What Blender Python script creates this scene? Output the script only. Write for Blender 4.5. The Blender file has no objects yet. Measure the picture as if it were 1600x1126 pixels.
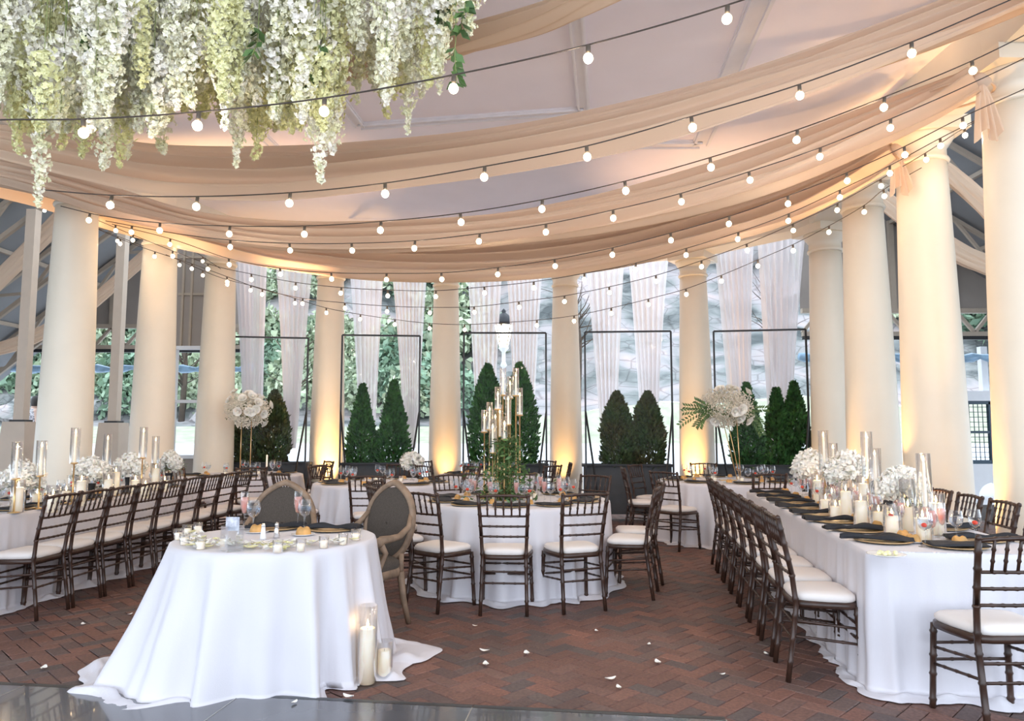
import bpy, bmesh, math, random
from mathutils import Vector, Matrix, noise
R = math.radians
PI = math.pi
rnd = random.Random(7)
scene = bpy.context.scene
C = bpy.context.scene.collection

# ------------------------------------------------------------------ camera, sky, light, exposure
F = 1150.0; CAMZ = 1.42; PITCH = math.atan(109 / 1150.0)
cam = bpy.data.cameras.new('camera'); camo = bpy.data.objects.new('camera', cam); C.objects.link(camo)
camo.location = (0, 0, CAMZ); camo.rotation_euler = (PI / 2 + PITCH, 0, 0)
cam.sensor_width = 36; cam.lens = F / 1600 * 36; cam.clip_end = 400
scene.camera = camo
scene.view_settings.view_transform = 'Standard'; scene.view_settings.look = 'None'
scene.view_settings.gamma = 1; scene.view_settings.use_curve_mapping = False
scene.view_settings.exposure = 0.46
scene.cycles.use_denoising = True
scene.cycles.transparent_max_bounces = 24
scene.cycles.max_bounces = 8
scene.cycles.caustics_reflective = False; scene.cycles.caustics_refractive = False
scene.cycles.sample_clamp_indirect = 6
w = bpy.data.worlds.new('sky'); scene.world = w; w.use_nodes = True
w.node_tree.nodes['Background'].inputs[0].default_value = (0.76, 0.87, 1.0, 1)
w.node_tree.nodes['Background'].inputs[1].default_value = 2.3

def area(name, loc, rot, size, energy, col):
    l = bpy.data.lights.new(name, 'AREA'); l.shape = 'RECTANGLE'; l.size, l.size_y = size
    l.energy = energy; l.color = col
    o = bpy.data.objects.new(name, l); C.objects.link(o); o.location = loc; o.rotation_euler = rot
    return o
# unseen fill lamp behind the camera, added to strengthen daylight from the open front
area('front_fill', (-0.4, -3.0, 3.2), (R(78), 0, 0), (9, 4), 60, (0.95, 0.94, 1.0))

def spot(name, loc, target, energy, col, angle=70, rad=.05, blend=.7):
    l = bpy.data.lights.new(name, 'SPOT'); l.energy = energy; l.color = col
    l.spot_size = R(angle); l.spot_blend = blend; l.shadow_soft_size = rad
    o = bpy.data.objects.new(name, l); C.objects.link(o); o.location = loc
    o.rotation_euler = (Vector(target) - Vector(loc)).to_track_quat('-Z', 'Y').to_euler()
    return o
def point(name, loc, energy, col, rad=.1):
    l = bpy.data.lights.new(name, 'POINT'); l.energy = energy; l.color = col; l.shadow_soft_size = rad
    o = bpy.data.objects.new(name, l); C.objects.link(o); o.location = loc; return o

# ------------------------------------------------------------------ picture-to-world helper (positions measured off the photograph)
_c, _s = math.cos(PITCH), math.sin(PITCH)
def at(px, py, z=None, Y=None):
    a = (px - 800) / F; b = (563 - py) / F
    d = Vector((a, _c - b * _s, _s + b * _c))
    t = (z - CAMZ) / d.z if z is not None else Y / d.y
    return Vector((d.x * t, d.y * t, CAMZ + d.z * t))

# ------------------------------------------------------------------ materials
def mat(name, col, rough=.6, metal=0, spec=.5, emit=None, es=0, noise_amt=0, noise_scale=8, bump=0, bump_scale=60, alpha=1, coat=0, sheen=0, col2=None, sss=0, trans=0, coords='Object', rand=0):
    m = bpy.data.materials.new(name); m.use_nodes = True
    nt = m.node_tree; b = nt.nodes['Principled BSDF']
    b.inputs['Base Color'].default_value = (*col, 1); b.inputs['Roughness'].default_value = rough
    b.inputs['Metallic'].default_value = metal; b.inputs['Specular IOR Level'].default_value = spec
    if coat: b.inputs['Coat Weight'].default_value = coat
    if sheen: b.inputs['Sheen Weight'].default_value = sheen
    if sss: b.inputs['Subsurface Weight'].default_value = sss; b.inputs['Subsurface Radius'].default_value = (.02, .015, .01)
    if trans: b.inputs['Transmission Weight'].default_value = trans
    if emit: b.inputs['Emission Color'].default_value = (*emit, 1); b.inputs['Emission Strength'].default_value = es
    b.inputs['Alpha'].default_value = alpha
    tc = nt.nodes.new('ShaderNodeTexCoord')
    if noise_amt or col2:
        n = nt.nodes.new('ShaderNodeTexNoise'); n.inputs['Scale'].default_value = noise_scale; n.inputs['Detail'].default_value = 5
        nt.links.new(tc.outputs[coords], n.inputs['Vector'])
        r = nt.nodes.new('ShaderNodeValToRGB')
        c2 = col2 if col2 else tuple(max(0, c * (1 - noise_amt)) for c in col)
        r.color_ramp.elements[0].position = .35; r.color_ramp.elements[1].position = .65
        r.color_ramp.elements[0].color = (*c2, 1); r.color_ramp.elements[1].color = (*col, 1)
        nt.links.new(n.outputs['Fac'], r.inputs[0]); out = r.outputs[0]
        if rand:
            g = nt.nodes.new('ShaderNodeNewGeometry'); h = nt.nodes.new('ShaderNodeHueSaturation')
            mr = nt.nodes.new('ShaderNodeMapRange'); mr.inputs['To Min'].default_value = 1 - rand; mr.inputs['To Max'].default_value = 1 + rand
            nt.links.new(g.outputs['Random Per Island'], mr.inputs['Value']); nt.links.new(mr.outputs[0], h.inputs['Value'])
            nt.links.new(out, h.inputs['Color']); out = h.outputs[0]
        nt.links.new(out, b.inputs['Base Color'])
    if bump:
        n2 = nt.nodes.new('ShaderNodeTexNoise'); n2.inputs['Scale'].default_value = bump_scale; n2.inputs['Detail'].default_value = 6
        nt.links.new(tc.outputs[coords], n2.inputs['Vector'])
        bp = nt.nodes.new('ShaderNodeBump'); bp.inputs['Strength'].default_value = bump; bp.inputs['Distance'].default_value = .01
        nt.links.new(n2.outputs['Fac'], bp.inputs['Height']); nt.links.new(bp.outputs[0], b.inputs['Normal'])
    return m

def mix_mat(name, col, kind='sheer', fac=.5, rough=.05, tint=(1, 1, 1), lo=.07):
    """sheer: diffuse + translucent + transparent.  glass: transparent + glossy by fresnel"""
    m = bpy.data.materials.new(name); m.use_nodes = True; nt = m.node_tree
    nt.nodes.remove(nt.nodes['Principled BSDF']); out = nt.nodes['Material Output']
    tr = nt.nodes.new('ShaderNodeBsdfTransparent'); tr.inputs[0].default_value = (*tint, 1)
    mx = nt.nodes.new('ShaderNodeMixShader')
    if kind == 'sheer':
        d = nt.nodes.new('ShaderNodeBsdfDiffuse'); d.inputs[0].default_value = (*col, 1)
        t = nt.nodes.new('ShaderNodeBsdfTranslucent'); t.inputs[0].default_value = (*col, 1)
        m2 = nt.nodes.new('ShaderNodeMixShader'); m2.inputs[0].default_value = .5 if fac < .9 else .22
        nt.links.new(d.outputs[0], m2.inputs[1]); nt.links.new(t.outputs[0], m2.inputs[2])
        mx.inputs[0].default_value = fac
        nt.links.new(tr.outputs[0], mx.inputs[1]); nt.links.new(m2.outputs[0], mx.inputs[2])
    else:
        g = nt.nodes.new('ShaderNodeBsdfGlossy'); g.inputs[0].default_value = (*col, 1); g.inputs['Roughness'].default_value = rough
        lw = nt.nodes.new('ShaderNodeLayerWeight'); lw.inputs[0].default_value = fac
        mr = nt.nodes.new('ShaderNodeMapRange'); mr.inputs['To Min'].default_value = lo; mr.inputs['To Max'].default_value = .9
        nt.links.new(lw.outputs['Facing'], mr.inputs['Value'])
        pw = nt.nodes.new('ShaderNodeMath'); pw.operation = 'POWER'; pw.inputs[1].default_value = 1.6
        nt.links.new(mr.outputs[0], pw.inputs[0]); nt.links.new(pw.outputs[0], mx.inputs[0])
        nt.links.new(tr.outputs[0], mx.inputs[1]); nt.links.new(g.outputs[0], mx.inputs[2])
    nt.links.new(mx.outputs[0], out.inputs[0]); return m

def brick_mat():
    m = bpy.data.materials.new('brick_clay'); m.use_nodes = True; nt = m.node_tree; b = nt.nodes['Principled BSDF']
    g = nt.nodes.new('ShaderNodeNewGeometry'); oi = nt.nodes.new('ShaderNodeObjectInfo')
    a = nt.nodes.new('ShaderNodeMath'); a.operation = 'ADD'; f = nt.nodes.new('ShaderNodeMath'); f.operation = 'FRACT'
    nt.links.new(g.outputs['Random Per Island'], a.inputs[0]); nt.links.new(oi.outputs['Random'], a.inputs[1]); nt.links.new(a.outputs[0], f.inputs[0])
    r = nt.nodes.new('ShaderNodeValToRGB'); cr = r.color_ramp
    stops = [(0, (.105, .052, .042)), (.2, (.085, .062, .058)), (.35, (.15, .058, .036)), (.55, (.125, .052, .036)), (.75, (.175, .062, .036)), (.9, (.10, .07, .062)), (1, (.21, .07, .036))]
    cr.elements[0].color = (*stops[0][1], 1); cr.elements[1].color = (*stops[-1][1], 1)
    for p, c in stops[1:-1]:
        e = cr.elements.new(p); e.color = (*c, 1)
    nt.links.new(f.outputs[0], r.inputs[0])
    n = nt.nodes.new('ShaderNodeTexNoise'); n.inputs['Scale'].default_value = 1.1; n.inputs['Detail'].default_value = 3
    n3 = nt.nodes.new('ShaderNodeTexNoise'); n3.inputs['Scale'].default_value = 55; n3.inputs['Detail'].default_value = 5
    nt.links.new(g.outputs['Position'], n.inputs['Vector']); nt.links.new(g.outputs['Position'], n3.inputs['Vector'])
    mr = nt.nodes.new('ShaderNodeMapRange'); mr.inputs['From Min'].default_value = .3; mr.inputs['From Max'].default_value = .7
    mr.inputs['To Min'].default_value = 1.0; mr.inputs['To Max'].default_value = 1.5
    nt.links.new(n.outputs['Fac'], mr.inputs['Value'])
    mr3 = nt.nodes.new('ShaderNodeMapRange'); mr3.inputs['From Min'].default_value = .3; mr3.inputs['From Max'].default_value = .7
    mr3.inputs['To Min'].default_value = .72; mr3.inputs['To Max'].default_value = 1.25
    nt.links.new(n3.outputs['Fac'], mr3.inputs['Value'])
    mm = nt.nodes.new('ShaderNodeMath'); mm.operation = 'MULTIPLY'; nt.links.new(mr.outputs[0], mm.inputs[0]); nt.links.new(mr3.outputs[0], mm.inputs[1])
    h = nt.nodes.new('ShaderNodeHueSaturation'); h.inputs['Saturation'].default_value = .82; nt.links.new(r.outputs[0], h.inputs['Color']); nt.links.new(mm.outputs[0], h.inputs['Value'])
    nt.links.new(h.outputs[0], b.inputs['Base Color']); b.inputs['Roughness'].default_value = .62
    bp = nt.nodes.new('ShaderNodeBump'); bp.inputs['Strength'].default_value = .35; bp.inputs['Distance'].default_value = .004
    nt.links.new(n3.outputs['Fac'], bp.inputs['Height']); nt.links.new(bp.outputs[0], b.inputs['Normal'])
    return m

M = {}
M['column'] = mat('column_paint', (.88, .79, .65), .42, bump=.12, bump_scale=14, noise_amt=.03, noise_scale=3)
M['ceiling'] = mat('ceiling_plaster', (.86, .82, .90), .8, noise_amt=.03, noise_scale=2, bump=.06, bump_scale=40)
M['trim'] = mat('ceiling_trim', (.80, .78, .82), .7, noise_amt=.03)
M['beam'] = mat('beam_paint', (.82, .76, .66), .6, noise_amt=.04, noise_scale=2)
M['annex'] = mat('annex_panel', (.34, .30, .27), .8, noise_amt=.06, noise_scale=3)
M['truss'] = mat('truss_paint', (.42, .35, .28), .6, noise_amt=.05)
M['tentroof'] = mat('tent_fabric', (.25, .26, .27), .7, noise_amt=.06, noise_scale=2)
M['post'] = mat('post_paint', (.60, .50, .41), .6, noise_amt=.04)
M['concrete'] = mat('pale_concrete', (.62, .58, .54), .85, noise_amt=.1, bump=.2)
M['grout'] = mat('floor_grout', (.05, .038, .034), .95, noise_amt=.3, bump=.3)
M['brick'] = brick_mat()
M['drape'] = mix_mat('peach_chiffon', (.80, .61, .46), 'sheer', .95)
M['sheer'] = mix_mat('sheer_voile', (.97, .92, .92), 'sheer', .78)
M['cloth'] = mat('white_satin_cloth', (.73, .705, .745), .45, sheen=.1, bump=.10, bump_scale=220)
M['wood'] = mat('mahogany_wood', (.060, .028, .018), .36, spec=.45, noise_amt=.4, noise_scale=18, coat=.1)
M['cushion'] = mat('ivory_cushion', (.84, .78, .74), .8, bump=.08, bump_scale=250)
M['oak'] = mat('weathered_oak', (.31, .21, .14), .65, noise_amt=.35, noise_scale=14, bump=.3, bump_scale=40)
M['linen'] = mat('charcoal_linen', (.10, .08, .065), .95, noise_amt=.35, noise_scale=160, bump=.4, bump_scale=350)
M['napkin'] = mat('black_napkin', (.018, .019, .024), .75, bump=.15, bump_scale=120)
M['gold'] = mat('brushed_gold', (.78, .53, .25), .32, metal=.85)
M['charger'] = mat('gold_charger', (.60, .42, .22), .35, metal=.6)
M['black'] = mat('black_metal', (.022, .022, .025), .4, metal=.3)
M['ceramic'] = mat('white_ceramic', (.88, .87, .86), .2)
M['wax'] = mat('ivory_wax_glow', (.98, .93, .82), .5, sss=.4, emit=(1, .72, .42), es=.30)  # warm emission added so the wax looks lit through, unlit candles included
M['flame'] = mat('candle_flame', (1, .75, .35), .5, emit=(1, .70, .32), es=14)
M['bulb'] = mat('bulb_glow', (1, .9, .7), .3, emit=(1, .86, .60), es=9)
M['cable'] = mat('cable_rubber', (.05, .035, .028), .6)
M['socket'] = mat('socket_plastic', (.10, .075, .055), .5)
M['bread'] = mat('baked_crust', (.78, .42, .13), .5, noise_amt=.35, noise_scale=22)
M['glass'] = mix_mat('clear_glass', (1, 1, 1), 'glass', .5, .03, (.97, .98, .99))
M['acrylic'] = mix_mat('clear_acrylic', (1, 1, 1), 'glass', .05, .02, (.99, 1, 1), lo=.02)
M['water'] = mix_mat('water_drink', (.9, .95, 1), 'glass', .35, .02, (.88, .91, .95))
M['pink'] = mat('pink_drink', (.95, .50, .42), .1, alpha=.55)
M['berry'] = mat('red_berry', (.80, .06, .025), .4)
M['petal'] = mat('white_petal', (.98, .95, .88), .7, noise_amt=.08, noise_scale=9, sss=.15)
M['petal_w'] = mat('wisteria_white_petal', (.97, .92, .84), .75, col2=(.90, .88, .60), noise_scale=7, rand=.12)
M['petal_y'] = mat('wisteria_cream_petal', (.92, .89, .52), .75, noise_amt=.1, noise_scale=9, rand=.12)
M['breath'] = mat('tiny_white_blossom', (.86, .80, .68), .8, noise_amt=.1, noise_scale=30, rand=.1)
M['leaf'] = mat('green_leaf', (.10, .19, .055), .5, noise_amt=.4, noise_scale=12, rand=.35)
M['stem'] = mat('green_stem', (.30, .36, .12), .6, noise_amt=.2)
M['cedar'] = mat('cedar_foliage', (.055, .17, .035), .7, col2=(.022, .08, .022), noise_scale=7, rand=.5)
M['cedar_b'] = mat('browned_cedar_foliage', (.085, .075, .03), .7, col2=(.05, .095, .03), noise_scale=3, rand=.5)
M['bark'] = mat('tree_bark', (.10, .07, .05), .9, noise_amt=.4)
M['shrub_l'] = mat('pale_shrub_leaf', (.55, .60, .42), .7, col2=(.36, .44, .30), noise_scale=1.2, rand=.35)
M['shrub_d'] = mat('dark_shrub_leaf', (.27, .37, .25), .7, col2=(.16, .26, .18), noise_scale=1.2, rand=.4)
M['autumn'] = mat('autumn_leaf', (.66, .52, .40), .7, col2=(.52, .48, .36), noise_scale=1.2, rand=.35)
M['planter'] = mat('charcoal_planter', (.065, .068, .075), .6, noise_amt=.15)
M['dance'] = mat('dark_dance_floor', (.105, .11, .125), .16, noise_amt=.2, noise_scale=3, coat=.5, coords='Generated')
M['edge'] = mat('dance_floor_edge', (.035, .04, .045), .35)
M['joint'] = mat('joint_metal', (.45, .44, .42), .35, metal=.7)
M['grass'] = mat('lawn', (.50, .52, .38), .9, noise_amt=.25, noise_scale=3, bump=.4)
M['road'] = mat('pale_road', (.72, .72, .74), .8, noise_amt=.05, noise_scale=1)
M['navy'] = mat('navy_paint', (.02, .05, .08), .4)
M['white'] = mat('white_paint', (.82, .83, .86), .5, noise_amt=.03)
M['vinyl'] = mat('clear_tarp', (.35, .55, .75), .25, noise_amt=.3, noise_scale=6)
M['chrome'] = mat('chrome', (.8, .8, .8), .15, metal=1)
M['skin'] = mat('skin', (.62, .42, .33), .6)
M['hair'] = mat('dark_hair', (.02, .015, .012), .6)
M['blacktable'] = mat('plywood', (.3, .22, .15), .7, noise_amt=.2)
M['lampglow'] = mat('lantern_glow', (1, .9, .7), .3, emit=(1, .87, .62), es=9)

def rock_mat():
    m = mat('hill_rock', (.62, .53, .50), .9); nt = m.node_tree; b = nt.nodes['Principled BSDF']
    tc = nt.nodes.new('ShaderNodeTexCoord'); mp = nt.nodes.new('ShaderNodeMapping'); mp.inputs['Scale'].default_value = (.55, .55, 1.3)
    nt.links.new(tc.outputs['Object'], mp.inputs[0])
    n = nt.nodes.new('ShaderNodeTexNoise'); n.inputs['Scale'].default_value = .8; n.inputs['Detail'].default_value = 8; n.inputs['Distortion'].default_value = .6
    nt.links.new(mp.outputs[0], n.inputs['Vector'])
    r = nt.nodes.new('ShaderNodeValToRGB'); cr = r.color_ramp
    cr.elements[0].position = .36; cr.elements[0].color = (.09, .10, .10, 1); cr.elements[1].position = .72; cr.elements[1].color = (.50, .40, .38, 1)
    e = cr.elements.new(.47); e.color = (.24, .25, .24, 1); e = cr.elements.new(.58); e.color = (.38, .35, .35, 1)
    nt.links.new(n.outputs['Fac'], r.inputs[0])
    v = nt.nodes.new('ShaderNodeTexVoronoi'); v.feature = 'DISTANCE_TO_EDGE'; v.inputs['Scale'].default_value = 1.9
    nt.links.new(mp.outputs[0], v.inputs['Vector'])
    cr2 = nt.nodes.new('ShaderNodeValToRGB'); cr2.color_ramp.elements[0].color = (.62, .60, .60, 1); cr2.color_ramp.elements[1].position = .05; cr2.color_ramp.elements[1].color = (1, 1, 1, 1)
    nt.links.new(v.outputs['Distance'], cr2.inputs[0])
    mx = nt.nodes.new('ShaderNodeMix'); mx.data_type = 'RGBA'; mx.blend_type = 'MULTIPLY'; mx.inputs[0].default_value = 1
    nt.links.new(r.outputs[0], mx.inputs[6]); nt.links.new(cr2.outputs[0], mx.inputs[7]); nt.links.new(mx.outputs[2], b.inputs['Base Color'])
    return m
M['rock'] = rock_mat()

# ------------------------------------------------------------------ mesh building
class MB:
    def __init__(s): s.v = []; s.f = []; s.smooth = True
    def add(s, vs, fs):
        o = len(s.v); s.v += [tuple(v) for v in vs]; s.f += [tuple(i + o for i in f) for f in fs]; return s
    def box(s, c, size, rz=0, rx=0, ry=0, taper=1):
        m = Matrix.Translation(c) @ Matrix.Rotation(rz, 4, 'Z') @ Matrix.Rotation(ry, 4, 'Y') @ Matrix.Rotation(rx, 4, 'X')
        x, y, z = size[0] / 2, size[1] / 2, size[2] / 2
        pts = [(-x, -y, -z), (x, -y, -z), (x, y, -z), (-x, y, -z)] + [(a * taper, b * taper, z) for a, b in ((-x, -y), (x, -y), (x, y), (-x, y))]
        return s.add([m @ Vector(p) for p in pts], [(0, 3, 2, 1), (4, 5, 6, 7), (0, 1, 5, 4), (1, 2, 6, 5), (2, 3, 7, 6), (3, 0, 4, 7)])
    def bar(s, a, b, wx, wy=None, up=(0, 0, 1)):
        a, b = Vector(a), Vector(b); wy = wy or wx; d = (b - a).normalized(); u = Vector(up)
        if abs(d.dot(u)) > .98: u = Vector((0, 1, 0))
        x = d.cross(u).normalized() * wx / 2; y = x.cross(d).normalized() * wy / 2
        return s.add([a - x - y, a + x - y, a + x + y, a - x + y, b - x - y, b + x - y, b + x + y, b - x + y],
                     [(0, 3, 2, 1), (4, 5, 6, 7), (0, 1, 5, 4), (1, 2, 6, 5), (2, 3, 7, 6), (3, 0, 4, 7)])
    def lathe(s, prof, n=24, c=(0, 0, 0), cap0=True, cap1=True, mtx=None):
        vs = []; fs = []
        for r, z in prof:
            for i in range(n):
                a = 2 * PI * i / n; vs.append(Vector((r * math.cos(a), r * math.sin(a), z)))
        if mtx: vs = [mtx @ v for v in vs]
        vs = [v + Vector(c) for v in vs]
        for k in range(len(prof) - 1):
            for i in range(n):
                j = (i + 1) % n; fs.append((k * n + i, k * n + j, (k + 1) * n + j, (k + 1) * n + i))
        if cap0: fs.append(tuple(reversed(range(n))))
        if cap1: fs.append(tuple(range((len(prof) - 1) * n, len(prof) * n)))
        return s.add(vs, fs)
    def tube(s, pts, rad, n=6, cap=True):
        pts = [Vector(p) for p in pts]; k = len(pts); vs = []; fs = []
        rr = rad if isinstance(rad, (list, tuple)) else [rad] * k
        prev = None
        for i, p in enumerate(pts):
            d = (pts[min(i + 1, k - 1)] - pts[max(i - 1, 0)])
            if d.length < 1e-9: d = Vector((0, 0, 1))
            d.normalize()
            if prev is None:
                u = Vector((0, 0, 1)) if abs(d.z) < .9 else Vector((1, 0, 0)); x = d.cross(u).normalized()
            else:
                x = (prev - d * prev.dot(d)).normalized()
            prev = x; y = d.cross(x)
            for j in range(n):
                a = 2 * PI * j / n; vs.append(p + (x * math.cos(a) + y * math.sin(a)) * rr[i])
        for i in range(k - 1):
            for j in range(n):
                q = (j + 1) % n; fs.append((i * n + j, i * n + q, (i + 1) * n + q, (i + 1) * n + j))
        if cap: fs.append(tuple(reversed(range(n)))); fs.append(tuple(range((k - 1) * n, k * n)))
        return s.add(vs, fs)
    def grid(s, rows, close=False):
        n = len(rows[0]); vs = [p for r in rows for p in r]; fs = []
        for i in range(len(rows) - 1):
            for j in range(n if close else n - 1):
                q = (j + 1) % n; fs.append((i * n + j, i * n + q, (i + 1) * n + q, (i + 1) * n + j))
        return s.add(vs, fs)
    def ball(s, c, r, n=6, m=4, sz=1):
        prof = [(r * math.sin(PI * (i + .02) / (m + .04)) + 1e-4, -r * sz * math.cos(PI * (i + .02) / (m + .04))) for i in range(m + 1)]
        return s.lathe(prof, n, c)
    def mesh(s, name, material):
        me = bpy.data.meshes.new(name); me.from_pydata(s.v, [], s.f)
        if s.smooth: me.shade_smooth()
        me.materials.append(material); return me
    def build(s, name, material, parent=None, flat=False):
        me = s.mesh(name, material)
        if flat: me.shade_flat()
        o = bpy.data.objects.new(name, me); C.objects.link(o)
        if parent: o.parent = parent
        return o

def tag(o, label=None, cat=None, group=None, kind=None):
    if label: o['label'] = label
    if cat: o['category'] = cat
    if group: o['group'] = group
    if kind: o['kind'] = kind
    return o
def empty(name, loc=(0, 0, 0), rz=0, **k):
    o = bpy.data.objects.new(name, None); C.objects.link(o); o.location = loc; o.rotation_euler = (0, 0, rz)
    o.empty_display_size = .1
    return tag(o, **k)
def inst(name, me, parent=None, loc=(0, 0, 0), rz=0, scale=1):
    o = bpy.data.objects.new(name, me); C.objects.link(o); o.location = loc; o.rotation_euler = (0, 0, rz)
    if scale != 1: o.scale = scale if isinstance(scale, tuple) else (scale,) * 3
    if parent: o.parent = parent
    return o
_kids = {}
def children(o): return _kids.get(o.name) or [c for c in bpy.data.objects if c.parent == o]
def snapshot(o):
    """remember a thing's tree so that copies are quick"""
    def rec(x): return (x, [rec(c) for c in bpy.data.objects if c.parent == x])
    return rec(o)
def dup(tree, loc=None, rz=None, parent=None):
    o, ch = tree; c = o.copy(); C.objects.link(c)
    if parent: c.parent = parent
    if loc is not None: c.location = loc
    if rz is not None: c.rotation_euler = (0, 0, rz)
    for t in ch: dup(t, parent=c)
    return c
class Proto:
    """the first placement moves the source itself, later ones copy it"""
    def __init__(s, root): s.root = root; s.tree = snapshot(root); s.used = False
    def place(s, loc, rz=0, label=None, cat=None, group=None, scale=None):
        if not s.used: o = s.root; s.used = True; o.location = loc; o.rotation_euler = (0, 0, rz)
        else: o = dup(s.tree, loc, rz)
        if scale: o.scale = (scale,) * 3
        tag(o, label, cat, group); return o
    def done(s):
        if not s.used:
            def rm(t):
                for k in t[1]: rm(k)
                bpy.data.objects.remove(t[0])
            rm(s.tree)
ORD = ['first', 'second', 'third', 'fourth', 'fifth', 'sixth', 'seventh', 'eighth', 'ninth', 'tenth', 'eleventh', 'twelfth', 'thirteenth']
def fbm(p, s=1): return noise.noise(Vector(p) * s)

# ------------------------------------------------------------------ brick floor (45 degree herringbone)
fl = MB(); fl.add([(-14, -4, -.03), (14, -4, -.03), (14, 15.2, -.03), (-14, 15.2, -.03)], [(0, 1, 2, 3)])
floor = tag(fl.build('floor', M['grout']), kind='structure')
def brick_v(L, W, h=.03, ch=.004):
    x, y = L / 2, W / 2
    vs = [(-x, -y, -h), (x, -y, -h), (x, y, -h), (-x, y, -h), (-x, -y, -ch), (x, -y, -ch), (x, y, -ch), (-x, y, -ch),
          (-x + ch, -y + ch, 0), (x - ch, -y + ch, 0), (x - ch, y - ch, 0), (-x + ch, y - ch, 0)]
    fs = [(4, 5, 9, 8), (5, 6, 10, 9), (6, 7, 11, 10), (7, 4, 8, 11), (8, 9, 10, 11), (0, 1, 5, 4), (1, 2, 6, 5), (2, 3, 7, 6), (3, 0, 4, 7)]
    return vs, fs
BL, BW, J = .2, .1, .0045
bv, bf = brick_v(BL - J, BW - J)
c45 = math.cos(PI / 4)
cells = []
for i in range(-160, 160):
    for j in range(-90, 90):
        ox, oy = (i + 2 * j) * BW, (i - 2 * j) * BW
        for (lx, ly, rot) in ((1.0 * BW, .5 * BW, 0), (2.5 * BW, 0 * BW, PI / 2)):
            x, y = ox + lx, oy + ly
            wx, wy = (x - y) * c45, (x + y) * c45 + 7
            if 3.3 < wy < 15 and abs(wx) < 2 + wy * .72 and abs(wx) < 7.5: cells.append((wx, wy, rot + PI / 4))
near = sorted([c for c in cells if c[1] < 5.9 and abs(c[0]) < c[1] * .70 and (c[1] - 3.75 > -.09 * (c[0] - 1))], key=lambda c: math.hypot(c[0], c[1]) - (.0 if c[0] > -.6 or c[0] < -2 else -9))[:300]
ns = set(near); br = random.Random(3)
bmeshes = []
me = MB().add(bv, bf).mesh('brick', M['brick']); me.shade_flat()
for k, (x, y, r) in enumerate(near):
    o = inst('brick', me, floor, (x, y, br.uniform(-.0025, .0)), r + br.uniform(-.008, .008))
    o.rotation_euler = (br.uniform(-.01, .01), br.uniform(-.008, .008), r)
rest = MB(); vs = []; fs = []
for (x, y, r) in cells:
    if (x, y, r) in ns: continue
    cr, sr = math.cos(r), math.sin(r); z = br.uniform(-.003, 0); tx = br.uniform(-.02, .02); o = len(vs)
    for (a, b, h) in bv[4:]: vs.append((x + a * cr - b * sr, y + a * sr + b * cr, z + h + tx * a))
    for f in bf[:5]: fs.append(tuple(q - 4 + o for q in f))
rest.v, rest.f = vs, fs
tag(rest.build('brick_paving', M['brick'], floor, flat=True), kind='stuff')

# ------------------------------------------------------------------ dance floor in front
e0, e1 = at(57, 1069, z=0), at(1010, 1115, z=0); ed = (e1 - e0).normalized(); en = Vector((ed.y, -ed.x, 0))
df = empty('dance_floor', (e0.x, e0.y, 0), math.atan2(ed.y, ed.x), label='dark polished dance floor panels laid in front of the brick paving', cat='dance floor')
PW = (at(395, 1078, z=0) - e0).length
for i in range(-2, 3):
    for j in range(3):
        b = MB(); b.box((i * PW + PW / 2, -.09 - j * PW - PW / 2, .012), (PW - .004, PW - .004, .022)); b.build('floor_panel', M['dance'], df, flat=True)
    b = MB(); x0, x1 = i * PW + .003, (i + 1) * PW - .003
    b.add([(x0, 0, .001), (x1, 0, .001), (x1, -.06, .024), (x0, -.06, .024), (x1, -.09, .024), (x0, -.09, .024), (x0, -.03, .016), (x1, -.03, .016)], [(0, 6, 7, 1), (6, 3, 2, 7), (3, 5, 4, 2)])
    b.build('edge_ramp', M['edge'], df, flat=True)
for i in range(-2, 4):
    b = MB(); b.box((i * PW, -.09 - 1.5 * PW, .0235), (.006, 3 * PW, .003)); b.build('joint_strip', M['joint'], df, flat=True)

# ------------------------------------------------------------------ columns
COLS = []
for (px, py, Y, nm) in ((120, 340, 8.75, 'cream column at the front of the left side, warm lit, behind the tall tube candles'),
                    (250, 400, 10.65, 'cream column second from the front on the left side, behind white hydrangeas'),
                    (346, 400, 11.9, 'pale column with grey window wall beside it, left of the first acrylic screen'),
                    (516, 480, 13.0, 'strongly amber lit column between the first and second acrylic screens'),
                    (697, 480, 13.7, 'cream column between the second and middle acrylic screens'),
                    (883, 480, 13.7, 'cream column just right of the middle acrylic screen'),
                    (1084, 480, 12.8, 'amber lit column behind the flower ball with trailing greenery'),
                    (1288, 366, 11.0, 'pale column right of the last acrylic screen and its curtains'),
                    (1347, 312, 8.85, 'cream column on the right side, third from the front'),
                    (1438, 235, 7.3, 'thick cream column on the right side with warm glow at its foot'),
                    (1587, 220, 5.95, 'cut-off cream column at the right edge with a knotted drape')):
    p = at(px, py, Y=Y); COLS.append((p.x, Y, nm))
prof = [(.37, .0), (.37, .10), (.35, .12), (.36, .16), (.34, .2), (.315, .22)]
for i in range(13):
    t = i / 12; prof.append((.31 - .08 * (t ** 1.35), .24 + t * (4.10 - .24)))
shaft = prof[5:]
neck = [(.23, 4.10), (.25, 4.105), (.258, 4.125), (.25, 4.145), (.232, 4.15), (.232, 4.25), (.25, 4.27), (.29, 4.33), (.305, 4.36), (.30, 4.385)]
ms = MB().lathe(shaft, 40).mesh('shaft', M['column']); mn = MB().lathe(neck, 40).mesh('capital', M['column'])
mb_ = MB().lathe(prof[:6], 40).mesh('base', M['column'])
ma = MB().box((0, 0, 4.445), (.66, .66, .13)).mesh('abacus', M['column']); ma.shade_flat()
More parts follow.
